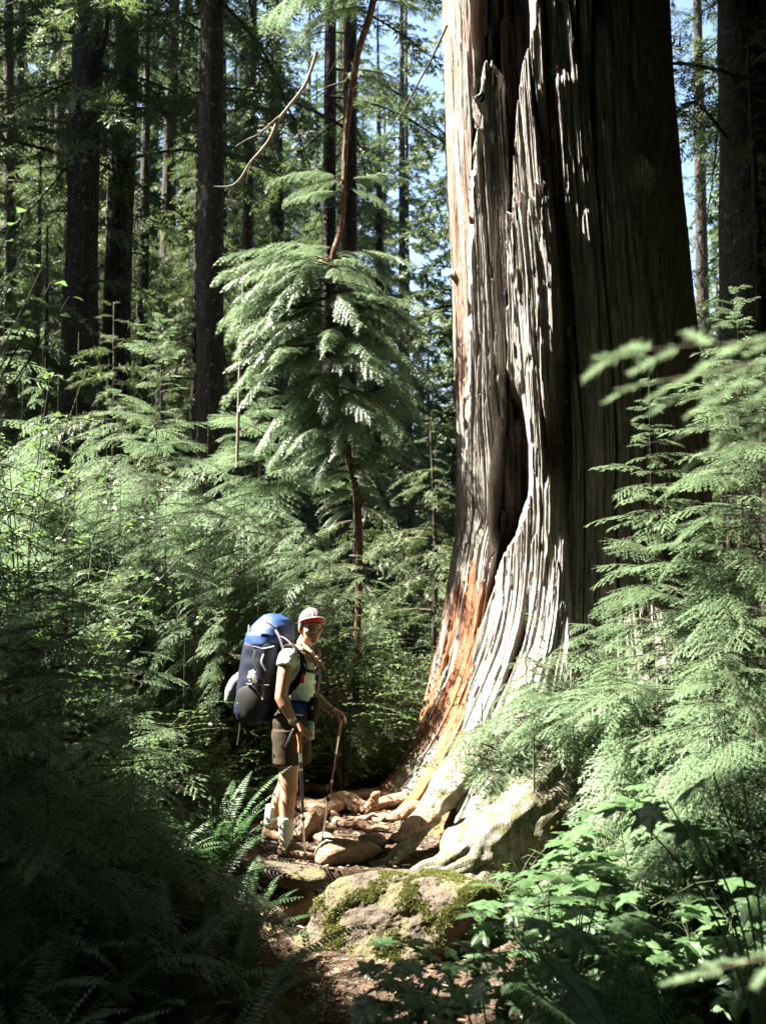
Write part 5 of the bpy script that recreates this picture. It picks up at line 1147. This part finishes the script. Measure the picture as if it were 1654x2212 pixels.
kR = HP(648, 1062, -.215); hand(wrR, None, kR, np.array([0, -1., .35]), [(HP(686, 1080, -.215), HP(706, 1112, -.213)), (HP(686, 1086, -.213), HP(704, 1124, -.212)), (HP(680, 1092, -.212), HP(692, 1132, -.212)), (HP(672, 1094, -.212), HP(678, 1130, -.212))], [HP(628, 1080, -.262), HP(652, 1112, -.255)], None)
kL = HP(918, 950, .10); hand(wrL, None, kL, np.array([0, -1., .3]), [(HP(946, 966, .10), HP(953, 1000, .10)), (HP(945, 972, .10), HP(948, 1010, .10)), (HP(938, 980, .10), HP(938, 1015, .10)), (HP(930, 984, .10), HP(927, 1015, .10))], [HP(900, 985, .055), HP(915, 1010, .055)], None)
person = finish(remeshed(b, .0042, 5, .45), 'person', [skin])
tag(person, 'smiling hiker in shorts and grey cap standing on the trail, wearing a big blue backpack', 'person')
bv = BVHTree.FromObject(person, bpy.context.evaluated_depsgraph_get())
def on_face(lat, z, off=.0012):
    o = Hc + fd * .3 + hr * lat + UP * z; h = bv.ray_cast(Vector(o), Vector(-fd)); p = np.array(h[0]) if h[0] is not None else Hc + fd * .088 + hr * lat + UP * z
    return p + fd * off
def face_patch(name, outline, off, mat, parent=person, rows=5):
    """outline: (lat, z_low, z_high) triples; a sheet laid on the face with its own thickness"""
    s = Soup(); o = np.array(outline); V = np.array([[on_face(l, zl + (zh - zl) * j / rows, off) for j in range(rows + 1)] for l, zl, zh in o]); V2 = V - fd * (off + .004)
    s.add(V.reshape(-1, 3), grid_faces(len(o), rows + 1)); s.add(V2.reshape(-1, 3), grid_faces(len(o), rows + 1)[:, ::-1])
    return link(name, s.mesh(name, [mat], True), parent)
eye_m = plain('dark_brown_iris', (.012, .008, .006), .2, .5); white_m = plain('eye_white', (.42, .38, .35), .35, .4); lip_m = plain('lip_skin', (.26, .085, .070), .5, .3); teeth_m = plain('teeth', (.78, .74, .68), .3, .5); dark_m = plain('mouth_shadow_flesh', (.06, .018, .014), .6, .2)
for sd in (1, -1):
    c0 = .031 * sd; al = [(c0 + sd * x * .0135, -.0005 - .0050 * math.cos(x * 1.57) + .0008 * x + .0025, .0040 * math.cos(x * 1.57) + .0008 * x + .0025) for x in np.linspace(-1, 1, 9)]
    face_patch('eye', al, .0012, white_m)
    o_ = face_patch('iris', [(c0 + x * .0058, .0015 - .0048 * math.sqrt(max(.02, 1 - x * x)), .0025 + .0042 * math.sqrt(max(.02, 1 - x * x))) for x in np.linspace(-1, 1, 7)], .0020, eye_m)
    s = Soup(); tube(s, np.array([on_face(c0 + sd * x * .0155, .0030 + .0058 * math.cos(x * 1.5) + .0008 * x, .0012) for x in np.linspace(-1, 1, 9)]), [.0006, .0013, .0016, .0017, .0018, .0018, .0017, .0014, .0006], 6); link('eyelid', s.mesh('eyelid', [hair_m], True), person)
    s = Soup(); tube(s, np.array([on_face(c0 + sd * x * .019, .0205 + .0035 * math.cos(x * 1.4) - .0015 * x, .0006) for x in np.linspace(-1, 1, 9)]), [.0010, .0020, .0026, .0027, .0026, .0024, .0020, .0015, .0006], 6, flat=.6); link('eyebrow', s.mesh('eyebrow', [hair_m], True), person)
mz = -.062
face_patch('mouth', [(x * .0245, mz - .0095 * math.cos(x * 1.57) ** .8 + .006 * x * x, mz + .0045 + .006 * x * x - .002 * math.cos(x * 1.57)) for x in np.linspace(-1, 1, 11)], .0014, dark_m)
face_patch('teeth', [(x * .0190, mz - .0038 * math.cos(x * 1.3) + .006 * x * x * .7, mz + .0032 + .006 * x * x * .7) for x in np.linspace(-1, 1, 9)], .0024, teeth_m)
for nm, zf, rr in (('upper_lip', lambda x: mz + .0062 + .006 * x * x - .0012 * math.cos(x * 1.57), .0028), ('lower_lip', lambda x: mz - .0105 * math.cos(x * 1.57) ** .8 + .006 * x * x, .0036)):
    s = Soup(); tube(s, np.array([on_face(x * .0262, zf(x), .0006) for x in np.linspace(-1, 1, 11)]), rr * np.array([.4, .7, .9, 1, 1, 1, 1, 1, .9, .7, .4]), 6); link(nm, s.mesh(nm, [lip_m], True), person)
# hair under the cap
s = Soup(); ph = np.linspace(.1, math.pi - .35, 18); la = np.linspace(rad(58), rad(302), 40)
hc = Hc + fd * -.012 + UP * .010; V = np.array([[hc + fd * .094 * math.cos(a) * math.sin(p) + hr * .078 * math.sin(a) * math.sin(p) + UP * .106 * math.cos(p) for a in la] for p in ph])
for q in range(len(ph)):
    for j in range(len(la)):
        side = 1 - min(1, abs(la[j] - math.pi) / rad(122)); zl = V[q, j, 2] - hc[2]
        if zl < -.02 - .075 * side ** .6: V[q, j] = hc + (V[q, j] - hc) * .80
s.add(V.reshape(-1, 3), grid_faces(len(ph), len(la)))
hair = link('hair', s.mesh('hair', [hair_m], True), person)
for q in ([Hc - hr * .064 + fd * .046 + UP * .05, Hc - hr * .070 + fd * .036 + UP * .012, Hc - hr * .070 + fd * .026 + UP * -.030], [Hc + hr * .064 + fd * .032 + UP * .05, Hc + hr * .071 + fd * .022 + UP * .015, Hc + hr * .070 + fd * .012 + UP * -.012]):
    s = Soup(); tube(s, spline(q, 10), np.linspace(.0065, .003, 10), 8, flat=.5); link('hair_strand', s.mesh('hair_strand', [hair_m], True), person)
# cap
cc = Hc + UP * .036 - fd * .004; s = Soup(); ph = np.linspace(.02, math.pi / 2 + .10, 14); la = np.linspace(0, 2 * math.pi, 48, endpoint=False)
capf = lambda a, p, e=0.: cc + fd * (.099 + e) * math.cos(a) * math.sin(p) + hr * (.080 + e) * math.sin(a) * math.sin(p) + UP * (.089 + e) * math.cos(p) - UP * .030 * (.5 - .5 * math.cos(a)) * (p / 1.6) ** 2
s.add(np.array([[capf(a, p) for a in la] for p in ph]).reshape(-1, 3), grid_faces(len(ph), 48, True)); s.add(np.array([[capf(a, p, -.004) for a in la] for p in ph]).reshape(-1, 3), grid_faces(len(ph), 48, True)[:, ::-1])
cap = link('cap', s.mesh('cap', [cap_m], True), person); cap['label'] = 'dark grey cap with two pink stripes and red upturned brim'
nb_ = 25; la2 = np.linspace(rad(-74), rad(74), nb_)
def brim(a, t, off): return capf(a, math.pi / 2 + .02, .001) + (fd * math.cos(a) * .7 + hr * math.sin(a) * .25 + UP * .50) * (.062 * t * math.cos(a * 1.05) ** .7) + UP * off + fd * off * -.6
for nm, off, mt, flip in (('brim', .002, cap_m, False), ('brim_lining', -.0012, red_m, True)):
    s = Soup(); g_ = grid_faces(6, nb_); s.add(np.array([[brim(a, t, off) for a in la2] for t in np.linspace(0, 1, 6)]).reshape(-1, 3), g_[:, ::-1] if flip else g_); link(nm, s.mesh(nm, [mt], True), cap)
s = Soup(); tube(s, np.array([brim(a, 1.0, .0005) for a in la2]), .0032, 6); link('brim_edge', s.mesh('brim_edge', [pale_m], True), cap)
for lat in (-.016, .012):
    s = Soup(); V = []
    for p in np.linspace(.05, math.pi / 2 + .02, 14):
        for dl in (-.0045, .0045):
            a = math.asin(max(-1, min(1, (lat + dl) / max(.02, .080 * math.sin(p))))); V.append(capf(a, p, .0018))
    s.add(np.array(V), grid_faces(14, 2)); V = [brim((lat + dl) / .085, t, .0038) for t in np.linspace(0, 1, 6) for dl in (-.0045, .0045)]; s.add(np.array(V), grid_faces(6, 2))
    link('cap_stripe', s.mesh('cap_stripe', [stripe_m], True), cap)
# shirt
s = Soup(); ellipsoid(s, HP(600, 650, 0), r_, f, UP, .158, .113, .165); ellipsoid(s, HP(604, 800, 0), r_, f, UP, .140, .104, .16); frustum(s, [HP(602, 780, 0), HP(595, 950, 0)], [.138, .140], 28, .76, r_)
for sh in (ShR, ShL): capsule(s, nb + UP * -.055, sh + UP * -.004, .052, .058)
frustum(s, [ShR + UP * .02, ShR + (elR - ShR) * .08, HP(516, 612, -.188)], [.050, .063, .062]); frustum(s, [ShL + UP * .02, ShL + (elL - ShL) * .08, ShL + (elL - ShL) * .42], [.050, .062, .060])
wr_ = lambda amp, sc, sd: (lambda V: amp * (fbm(V[:, 0] * sc, V[:, 1] * sc, V[:, 2] * sc * .8, sd, 3) + .6 * (1 - 2 * np.abs(noise(V[:, 0] * sc * 1.4 + V[:, 2] * sc, V[:, 1] * sc, V[:, 2] * sc * .6, sd + 5)))))
shirt = finish(remeshed(s, .005, 4), 'shirt', [shirt_m], wr_(.0055, 16, 5), person)
# shorts
s = Soup(); ellipsoid(s, HP(560, 1020, 0), r_, f, UP, .182, .138, .16); frustum(s, [hipR, HP(528, 1200, -.095), HP(522, 1314, -.10)], [.108, .100, .093], 26, 1.0); frustum(s, [hipL, HP(592, 1200, .10), HP(598, 1302, .115)], [.108, .098, .090], 26)
finish(remeshed(s, .005, 4), 'shorts', [shorts_m], wr_(.006, 14, 9), person)
# socks and boots
for pts, rr in (([HP(513, 1703, -.105), HP(515, 1760, -.105), HP(519, 1830, -.103), HP(522, 1925, -.10)], [.0505, .0500, .0430, .0350]), ([HP(424, 1618, .128), HP(415, 1690, .13), HP(405, 1760, .13), HP(402, 1850, .13)], [.0490, .0485, .0420, .0345])):
    s = Soup(); P = spline(pts, 26); tube(s, P, np.interp(np.linspace(0, 1, 26), np.linspace(0, 1, 4), rr), 22, 0, .5, disp=lambda t, a: 1 + .022 * np.sin(t * 70) + .02 * noise(np.cos(a) * 4, np.sin(a) * 4, t * 9, 3)); link('sock', s.mesh('sock', [sock_m], True), person)
def boot(heel, toe):
    d = toe - heel; L = np.linalg.norm(d); d = norm(d); w = norm(np.cross(UP, d)); u_ = np.cross(d, w); s = Soup()
    tt = [0, .04, .14, .28, .40, .52, .66, .80, .92, .98, 1]; hw = [.022, .036, .043, .043, .040, .040, .046, .046, .036, .022, .008]; hh = [.055, .090, .112, .112, .098, .080, .066, .056, .046, .036, .026]
    loft(s, [heel + d * L * t + u_ * (h / 2 + .014) for t, h in zip(tt, hh)], [w] * 11, [u_] * 11, hw, [h / 2 for h in hh], 24, 2.6)
    o = finish(modified(s.mesh('tmp', []), [('SUBSURF', dict(levels=2))]), 'boot', [shoe_m], lambda V: .003 * fbm(V[:, 0] * 40, V[:, 1] * 40, V[:, 2] * 40, 3, 3), person)
    s = Soup(); loft(s, [heel + d * (L * t + (-.008 if t < .1 else .008 if t > .9 else 0)) + u_ * .008 for t in tt], [w] * 11, [u_] * 11, [h + .006 for h in hw], [.011] * 11, 20, 4); link('sole', s.mesh('sole', [sole_m], True), o)
    s = Soup()
    for k in range(5):
        t = .34 + .075 * k; h = np.interp(t, tt, hh) + .016; q = np.interp(t, tt, hw); tube(s, spline([heel + d * L * t + w * q * .8 + u_ * (h - .014), heel + d * L * (t + .02) + u_ * (h + .003), heel + d * L * (t + .04) - w * q * .8 + u_ * (h - .016)], 8), .0028, 5)
    link('laces', s.mesh('laces', [lace_m], True), o)
    s = Soup(); a = np.linspace(0, 2 * math.pi, 25); tube(s, np.array([heel + d * (L * .20 + .045 * math.cos(x)) + w * .038 * math.sin(x) + u_ * .124 for x in a]), .009, 8); link('boot_collar', s.mesh('boot_collar', [shoe_m], True), o)
boot(HP(468, 2000, -.075), HP(728, 2022, -.15)); boot(HP(352, 1872, .145), HP(528, 1893, .08))
# wrist bands
for p, q, m_ in ((HP(552, 985, -.224), HP(572, 1008, -.225), sock_m), (HP(838, 925, .15), HP(858, 942, .142), black_m)):
    s = Soup(); tube(s, np.array([p + (q - p) * .3, q]), .0315, 18); link('wristband', s.mesh('wristband', [m_], True), person)
s = Soup(); tube(s, np.array([HP(846, 930, .146), HP(852, 938, .144)]), .0335, 18); link('wristband', s.mesh('wristband', [sock_m], True), person)
# scarf
s = Soup(); a = np.linspace(0, 2 * math.pi, 40); nk = nb + f * .012
for k, (R1, dz, th) in enumerate(((.078, .012, .020), (.074, .036, .017), (.086, -.010, .018))):
    tube(s, np.array([nk + f * R1 * 1.05 * math.cos(x) + r_ * R1 * math.sin(x) + UP * (dz - .050 * max(0, math.cos(x)) ** 1.5 + .010 * math.sin(3 * x + k)) for x in a]), th * (1 + .15 * np.sin(a * 5 + k)), 12)
kn_ = HP(730, 560, -.075)
for x0 in (HP(628, 445, -.085), HP(742, 490, .03), HP(640, 470, -.095)): tube(s, spline([x0, (x0 + kn_) / 2 + f * .022 + r_ * .01, kn_], 14), np.linspace(.020, .013, 14), 10, flat=.6)
ellipsoid(s, kn_, r_, f, UP, .020, .016, .020)
for q in ((HP(728, 625, -.085)), (HP(785, 590, -.05)), (HP(790, 628, -.04))): tube(s, spline([kn_, (kn_ + q) / 2 + f * .012, q], 10), np.linspace(.010, .017, 10), 10, flat=.45)
finish(modified(s.mesh('tmp', []), []), 'scarf', [scarf_m], lambda V: .003 * fbm(V[:, 0] * 50, V[:, 1] * 50, V[:, 2] * 50, 3, 2), person)['label'] = 'cream and orange checked scarf knotted at the chest'

# ------------------------------------------------------------------ backpack
pk = lambda x, y, dy=.075: HP(x, y, dy)
sec = [(1018, 335, .060, .085), (1000, 330, .105, .135), (940, 324, .130, .165), (850, 330, .136, .175), (740, 345, .136, .178), (620, 362, .142, .178), (520, 380, .145, .176), (440, 398, .150, .172), (400, 408, .120, .140)]
def fine(sec, n=40):
    A = np.array(sec, float); t = np.linspace(0, 1, len(A)); q = np.linspace(0, 1, n); return np.stack([np.interp(q, t, A[:, k]) for k in range(4)], 1)
S_b = fine(sec); s = Soup(); pf = norm(f + .16 * UP); 
loft(s, [pk(x, y) for y, x, a_, c_ in S_b], [f] * 40, [r_] * 40, S_b[:, 2], S_b[:, 3], 48, 3.0)
bag = finish(s.mesh('tmp', []), 'backpack', [navy], lambda V: .011 * fbm(V[:, 0] * 9, V[:, 1] * 9, V[:, 2] * 6, 4, 4) + .004 * np.sin(V[:, 2] * 60) * noise(V[:, 0] * 8, V[:, 1] * 8, V[:, 2] * 5, 8))
tag(bag, 'large navy and bright blue hiking backpack worn by the person', 'backpack')
S_l = fine([(470, 395, .142, .166), (440, 398, .152, .176), (380, 410, .150, .170), (315, 424, .128, .146), (270, 428, .092, .112), (240, 420, .050, .070), (232, 416, .015, .03)]); s = Soup()
loft(s, [pk(x, y) for y, x, a_, c_ in S_l], [f] * 40, [r_] * 40, S_l[:, 2], S_l[:, 3], 48, 2.6)
finish(s.mesh('tmp', []), 'lid', [blue], lambda V: .010 * fbm(V[:, 0] * 10, V[:, 1] * 10, V[:, 2] * 8, 14, 4), bag)['label'] = 'bright blue puffed top lid'
S_c = fine([(1012, 333, .085, .110), (985, 328, .126, .158), (930, 323, .139, .174), (885, 327, .141, .180), (862, 330, .138, .178)]); s = Soup(); loft(s, [pk(x, y) for y, x, a_, c_ in S_c], [f] * 40, [r_] * 40, S_c[:, 2], S_c[:, 3], 48, 3.0)
finish(s.mesh('tmp', []), 'lower_compartment', [plain('dark_blue_pack_cloth', (.005, .009, .030), .6, .4, (120, .3, .004))], lambda V: .007 * fbm(V[:, 0] * 12, V[:, 1] * 12, V[:, 2] * 9, 24, 3), bag)
# side panel in black, mesh pocket, straps
s = Soup(); P0 = pk(338, 850) + r_ * .150; ellipsoid(s, P0, f, r_, UP, .105, .045, .13, 24, 16); finish(s.mesh('tmp', []), 'side_pocket', [black_m], lambda V: .008 * fbm(V[:, 0] * 14, V[:, 1] * 14, V[:, 2] * 9, 31, 3), bag)
s = Soup(); ellipsoid(s, pk(168, 775, .10), norm(f), r_, norm(UP + .25 * f), .066, .115, .125, 30, 20); finish(s.mesh('tmp', []), 'mesh_pocket', [mesh_m], lambda V: .014 * fbm(V[:, 0] * 22, V[:, 1] * 22, V[:, 2] * 12, 41, 4), bag)['label'] = 'bulging grey mesh pocket on the back of the pack'
nr = -.165
def stp(name, pts, w, wd, m_, th=.004, par=bag): s = Soup(); strap(s, pts, wd, w, th); return link(name, s.mesh(name, [m_], True), par)
for pts, w, m_ in (([HP(440, 345, -.135), HP(470, 400, -.150), HP(492, 470, -.15), HP(505, 540, -.13)], .020, greyweb), ([HP(300, 470, -.115), HP(285, 560, -.130), HP(315, 650, -.150), HP(360, 725, -.155)], .018, black_m), ([HP(235, 735, -.09), HP(300, 742, -.145), HP(395, 745, -.155)], .018, greyweb),
                   ([HP(250, 310, -.02), HP(246, 400, -.03), HP(255, 500, -.06), HP(235, 600, -.05)], .012, greyweb), ([HP(345, 745, -.15), HP(350, 800, -.155), HP(352, 850, -.155)], .022, greyweb), ([HP(290, 320, -.09), HP(360, 290, -.11), HP(450, 330, -.135)], .014, greyweb), ([HP(280, 470, -.11), HP(350, 480, -.14), HP(430, 465, -.15)], .015, greyweb),
                   ([HP(355, 520, -.145), HP(340, 580, -.15), HP(370, 640, -.155)], .014, greyweb)): stp('compression_strap', pts, w, f + .2 * r_, m_)
for pts, w in (([HP(205, 960, .02), HP(215, 1030, .02), HP(228, 1095, .02)], .020), ([HP(190, 980, .03), HP(180, 1080, .03), HP(165, 1180, .03)], .011), ([HP(232, 990, 0), HP(228, 1040, 0), HP(240, 1060, 0)], .016), ([HP(352, 1015, -.05), HP(356, 1060, -.05)], .022)): stp('hanging_strap', pts, w, f, black_m)
for pts, wd in (([HP(470, 500, -.06), HP(520, 462, -.115), HP(575, 462, -.150), HP(628, 530, -.165), HP(645, 620, -.165), HP(610, 700, -.180), HP(560, 765, -.185), HP(470, 850, -.150)], [r_ * .8 + f * .5, r_ * .8 + f * .5, r_ + f * .2, r_ * .6 + f * .8, f, f, f, f]), ([HP(560, 480, .16), HP(640, 470, .12), HP(720, 540, .03), HP(752, 640, .02), HP(748, 740, .06), HP(720, 840, .10)], [r_, r_, r_, r_, r_, r_])): stp('shoulder_strap', pts, .052, np.array(wd), black_m, .014)
stp('load_strap', [HP(452, 380, -.06), HP(520, 415, -.10), HP(600, 500, -.16), HP(612, 530, -.172)], .018, r_, greyweb)
stp('sternum_strap', [HP(640, 632, -.168), HP(690, 645, -.160), HP(738, 652, -.100), HP(752, 668, -.030)], .022, UP, black_m)
stp('hip_belt', [HP(470, 900, -.15), HP(540, 905, -.165), HP(620, 915, -.160), HP(700, 925, -.110), HP(735, 925, -.02), HP(725, 920, .08)], .075, UP, plain('blue_belt_pad', (.014, .062, .25), .65, .3), .022)
stp('belt_webbing', [HP(520, 865, -.163), HP(600, 866, -.168), HP(690, 880, -.120), HP(728, 890, -.03)], .020, UP, black_m, .006)
# things hanging on the pack
s = Soup(); w0 = HP(638, 697, -.215); loft(s, [w0 + UP * z for z in (-.032, -.030, -.010, .012, .016, .026)], [f] * 6, [r_] * 6, [.011, .0125, .0125, .0125, .009, .005], [.007, .008, .008, .008, .006, .005], 16, 4); tube(s, np.array([w0 + UP * .022, w0 + UP * .05]), .0016, 6)
wh = link('whistle', s.mesh('whistle', [plain('red_plastic', (.75, .030, .022), .35, .5, None, .05)], False)); tag(wh, 'small bright red whistle hanging from the backpack chest strap', 'whistle')
s = Soup(); c0 = HP(716, 918, -.165); A_ = norm(f + .5 * r_); B_2 = np.cross(A_, UP); loft(s, [c0 + UP * z + A_ * .010 * z / .08 for z in np.linspace(-.078, .078, 9)], [A_] * 9, [B_2] * 9, [.028, .038, .041, .042, .042, .042, .041, .036, .022], [.014, .022, .025, .026, .026, .026, .025, .022, .012], 24, 4)
pouch = finish(s.mesh('tmp', []), 'camera_pouch', [plain('dark_brown_pouch_cloth', (.030, .018, .013), .7, .3)]); tag(pouch, 'dark brown zipped pouch hanging on the hip belt of the backpack', 'pouch')
s = Soup(); q0 = c0 + UP * .012 + A_ * .026; V_ = q0 + r_ * .0 + B_2 * .0; loft(s, [q0 + np.cross(A_, UP) * -.030 * (1 if np.dot(B_2, [0, -1, 0]) < 0 else -1) + UP * z for z in (-.010, .010)], [A_] * 2, [B_2] * 2, [.008, .008], [.003, .003], 12, 4); link('pouch_label', s.mesh('pouch_label', [sock_m]), pouch)
s = Soup(); tube(s, spline([c0 + UP * .075, c0 + UP * .10 + A_ * .004, c0 + UP * .078 + A_ * .012], 8), .004, 6); link('pouch_loop', s.mesh('pouch_loop', [black_m], True), pouch)
s = Soup(); ellipsoid(s, HP(275, 680, -.150), norm(f + .2 * r_), r_, UP, .042, .030, .050, 36, 24); t = NT('crumpled_clear_plastic'); t_ = t.bsdf((.75, .80, .80), .18, .7); pl = t.done(t_)
o = finish(s.mesh('tmp', []), 'plastic_bag', [pl], lambda V: .018 * (1 - 2 * np.abs(noise(V[:, 0] * 30, V[:, 1] * 30, V[:, 2] * 30, 3))) + .006 * noise(V[:, 0] * 80, V[:, 1] * 80, V[:, 2] * 80, 5)); tag(o, 'crumpled pale plastic bag stuffed into the side of the backpack', 'bag')
s = Soup(); b0 = HP(688, 1010, -.06); loft(s, [b0 + UP * z for z in (-.115, -.11, -.03, 0, .01, .03)], [f] * 6, [r_] * 6, [.022, .030, .031, .026, .016, .016], [.022, .030, .031, .026, .016, .016], 20); o = link('water_bottle', s.mesh('water_bottle', [plain('teal_bottle_plastic', (.20, .36, .36), .25, .5)], True)); tag(o, 'small teal water bottle tucked at the front of the hip belt', 'bottle')

# ------------------------------------------------------------------ trekking poles
cork = plain('cork_grip', (.33, .165, .080), .8, .2, (120, .5, .003), .25, 60); alu = plain('bare_aluminium', (.62, .61, .60), .28, .5, None, .05, 30, Metallic=.85); purple = plain('purple_lacquer', (.10, .016, .11), .3, .5); blk = plain('black_shaft_lacquer', (.018, .016, .020), .35, .5)
def pole(label, P, top, segs):
    o = empty('trekking_pole', P(segs[-1][2])); tag(o, label, 'trekking pole')
    for nm, y0, y1, r0, r1, m_ in segs:
        s = Soup(); pts = spline([P(y0), P((y0 + y1) / 2), P(y1)], 14); rr = np.linspace(r0, r1, 14)
        if nm == 'grip': rr = rr * (1 + .13 * np.sin(np.linspace(0, 9, 14)) + .22 * np.exp(-np.linspace(0, 5, 14)))
        tube(s, pts, rr, 14); rel(link(nm, s.mesh(nm, [m_], True)), o)
    return o
def lin(a, c, da, dc, y0, y1): return lambda y: HP(a + (c - a) * (y - y0) / (y1 - y0), y, da + (dc - da) * (y - y0) / (y1 - y0))
p1 = lin(611, 657, -.215, -.195, 1085, 2022)
o = pole('trekking pole in the hand nearer the camera, black shaft and cork grip', p1, None, [('grip', 1085, 1232, .0150, .0125, cork), ('upper_shaft', 1232, 1640, .0092, .0092, blk), ('shaft_ring', 1350, 1362, .0098, .0098, alu), ('shaft_ring', 1236, 1300, .0096, .0096, alu), ('lock', 1640, 1662, .0150, .0150, blk), ('lock', 1700, 1722, .0140, .0130, blk), ('lower_shaft', 1640, 1965, .0072, .0062, alu), ('basket', 1962, 1976, .016, .013, blk), ('tip', 1970, 2026, .0085, .0045, blk)])
s = Soup(); strap(s, [HP(605, 1092, -.225), HP(575, 1060, -.245), HP(556, 1090, -.25), HP(530, 1150, -.25), HP(508, 1196, -.24)], f, .016, .003); rel(link('wrist_strap', s.mesh('wrist_strap', [black_m], True)), o)
p2 = lin(913, 777, .10, .30, 985, 1872)
o = pole('trekking pole in the far hand, purple and silver with cork grip', p2, None, [('grip', 985, 1112, .0150, .0125, cork), ('upper_shaft', 1112, 1240, .0092, .0092, alu), ('middle_shaft', 1240, 1425, .0092, .0092, purple), ('shaft_ring', 1425, 1450, .0096, .0096, alu), ('joint_shaft', 1450, 1500, .0092, .0092, purple), ('lock', 1500, 1528, .0150, .0140, blk), ('lock', 1556, 1580, .0135, .0135, blk), ('lower_shaft', 1500, 1840, .0074, .0062, alu), ('tip', 1836, 1874, .0085, .0045, blk)])
s = Soup(); strap(s, [HP(900, 1000, .07), HP(870, 1020, .07), HP(848, 1080, .08), HP(852, 1130, .09), HP(880, 1090, .10)], UP + f, .014, .003); rel(link('wrist_strap', s.mesh('wrist_strap', [black_m], True)), o)
SKY_STRENGTH = .05; SUN_STRENGTH = 5.0; EXPOSURE = 3.25
# ------------------------------------------------------------------ light, sky, camera
w = bpy.data.worlds.new('World'); scene.world = w; w.use_nodes = True; nt = w.node_tree
sky = nt.nodes.new('ShaderNodeTexSky'); sky.sky_type = 'NISHITA'; sky.sun_disc = False; sky.sun_elevation = SUN_EL; sky.sun_rotation = math.pi / 2 - SUN_AZ
sky.air_density = 1.0; sky.dust_density = 1.5
bg = nt.nodes['Background']; nt.links.new(sky.outputs[0], bg.inputs[0]); bg.inputs[1].default_value = SKY_STRENGTH
sd = bpy.data.lights.new('sun', 'SUN'); sd.energy = SUN_STRENGTH; sd.angle = rad(.53); sd.color = (1.0, .94, .84)
so = bpy.data.objects.new('sun', sd); col.objects.link(so); so.rotation_euler = Vector(SUN).to_track_quat('Z', 'Y').to_euler()
cd = bpy.data.cameras.new('camera'); cd.sensor_fit = 'VERTICAL'; cd.sensor_height = 36; cd.sensor_width = 24; cd.lens = 35; cd.clip_start = .05; cd.clip_end = 500
cd.dof.use_dof = True; cd.dof.focus_distance = 6.9; cd.dof.aperture_fstop = 2.8
co = bpy.data.objects.new('camera', cd); col.objects.link(co); co.location = tuple(CAM); co.rotation_euler = (math.pi / 2 + PITCH, 0, 0); scene.camera = co
vs = scene.view_settings; vs.view_transform = 'Standard'; vs.look = 'None'; vs.exposure = EXPOSURE; vs.gamma = 1; vs.use_curve_mapping = False
scene.render.engine = 'CYCLES'; cy = scene.cycles; cy.use_denoising = True; cy.max_bounces = 4; cy.diffuse_bounces = 1; cy.glossy_bounces = 2; cy.transmission_bounces = 3; cy.caustics_reflective = False; cy.caustics_refractive = False
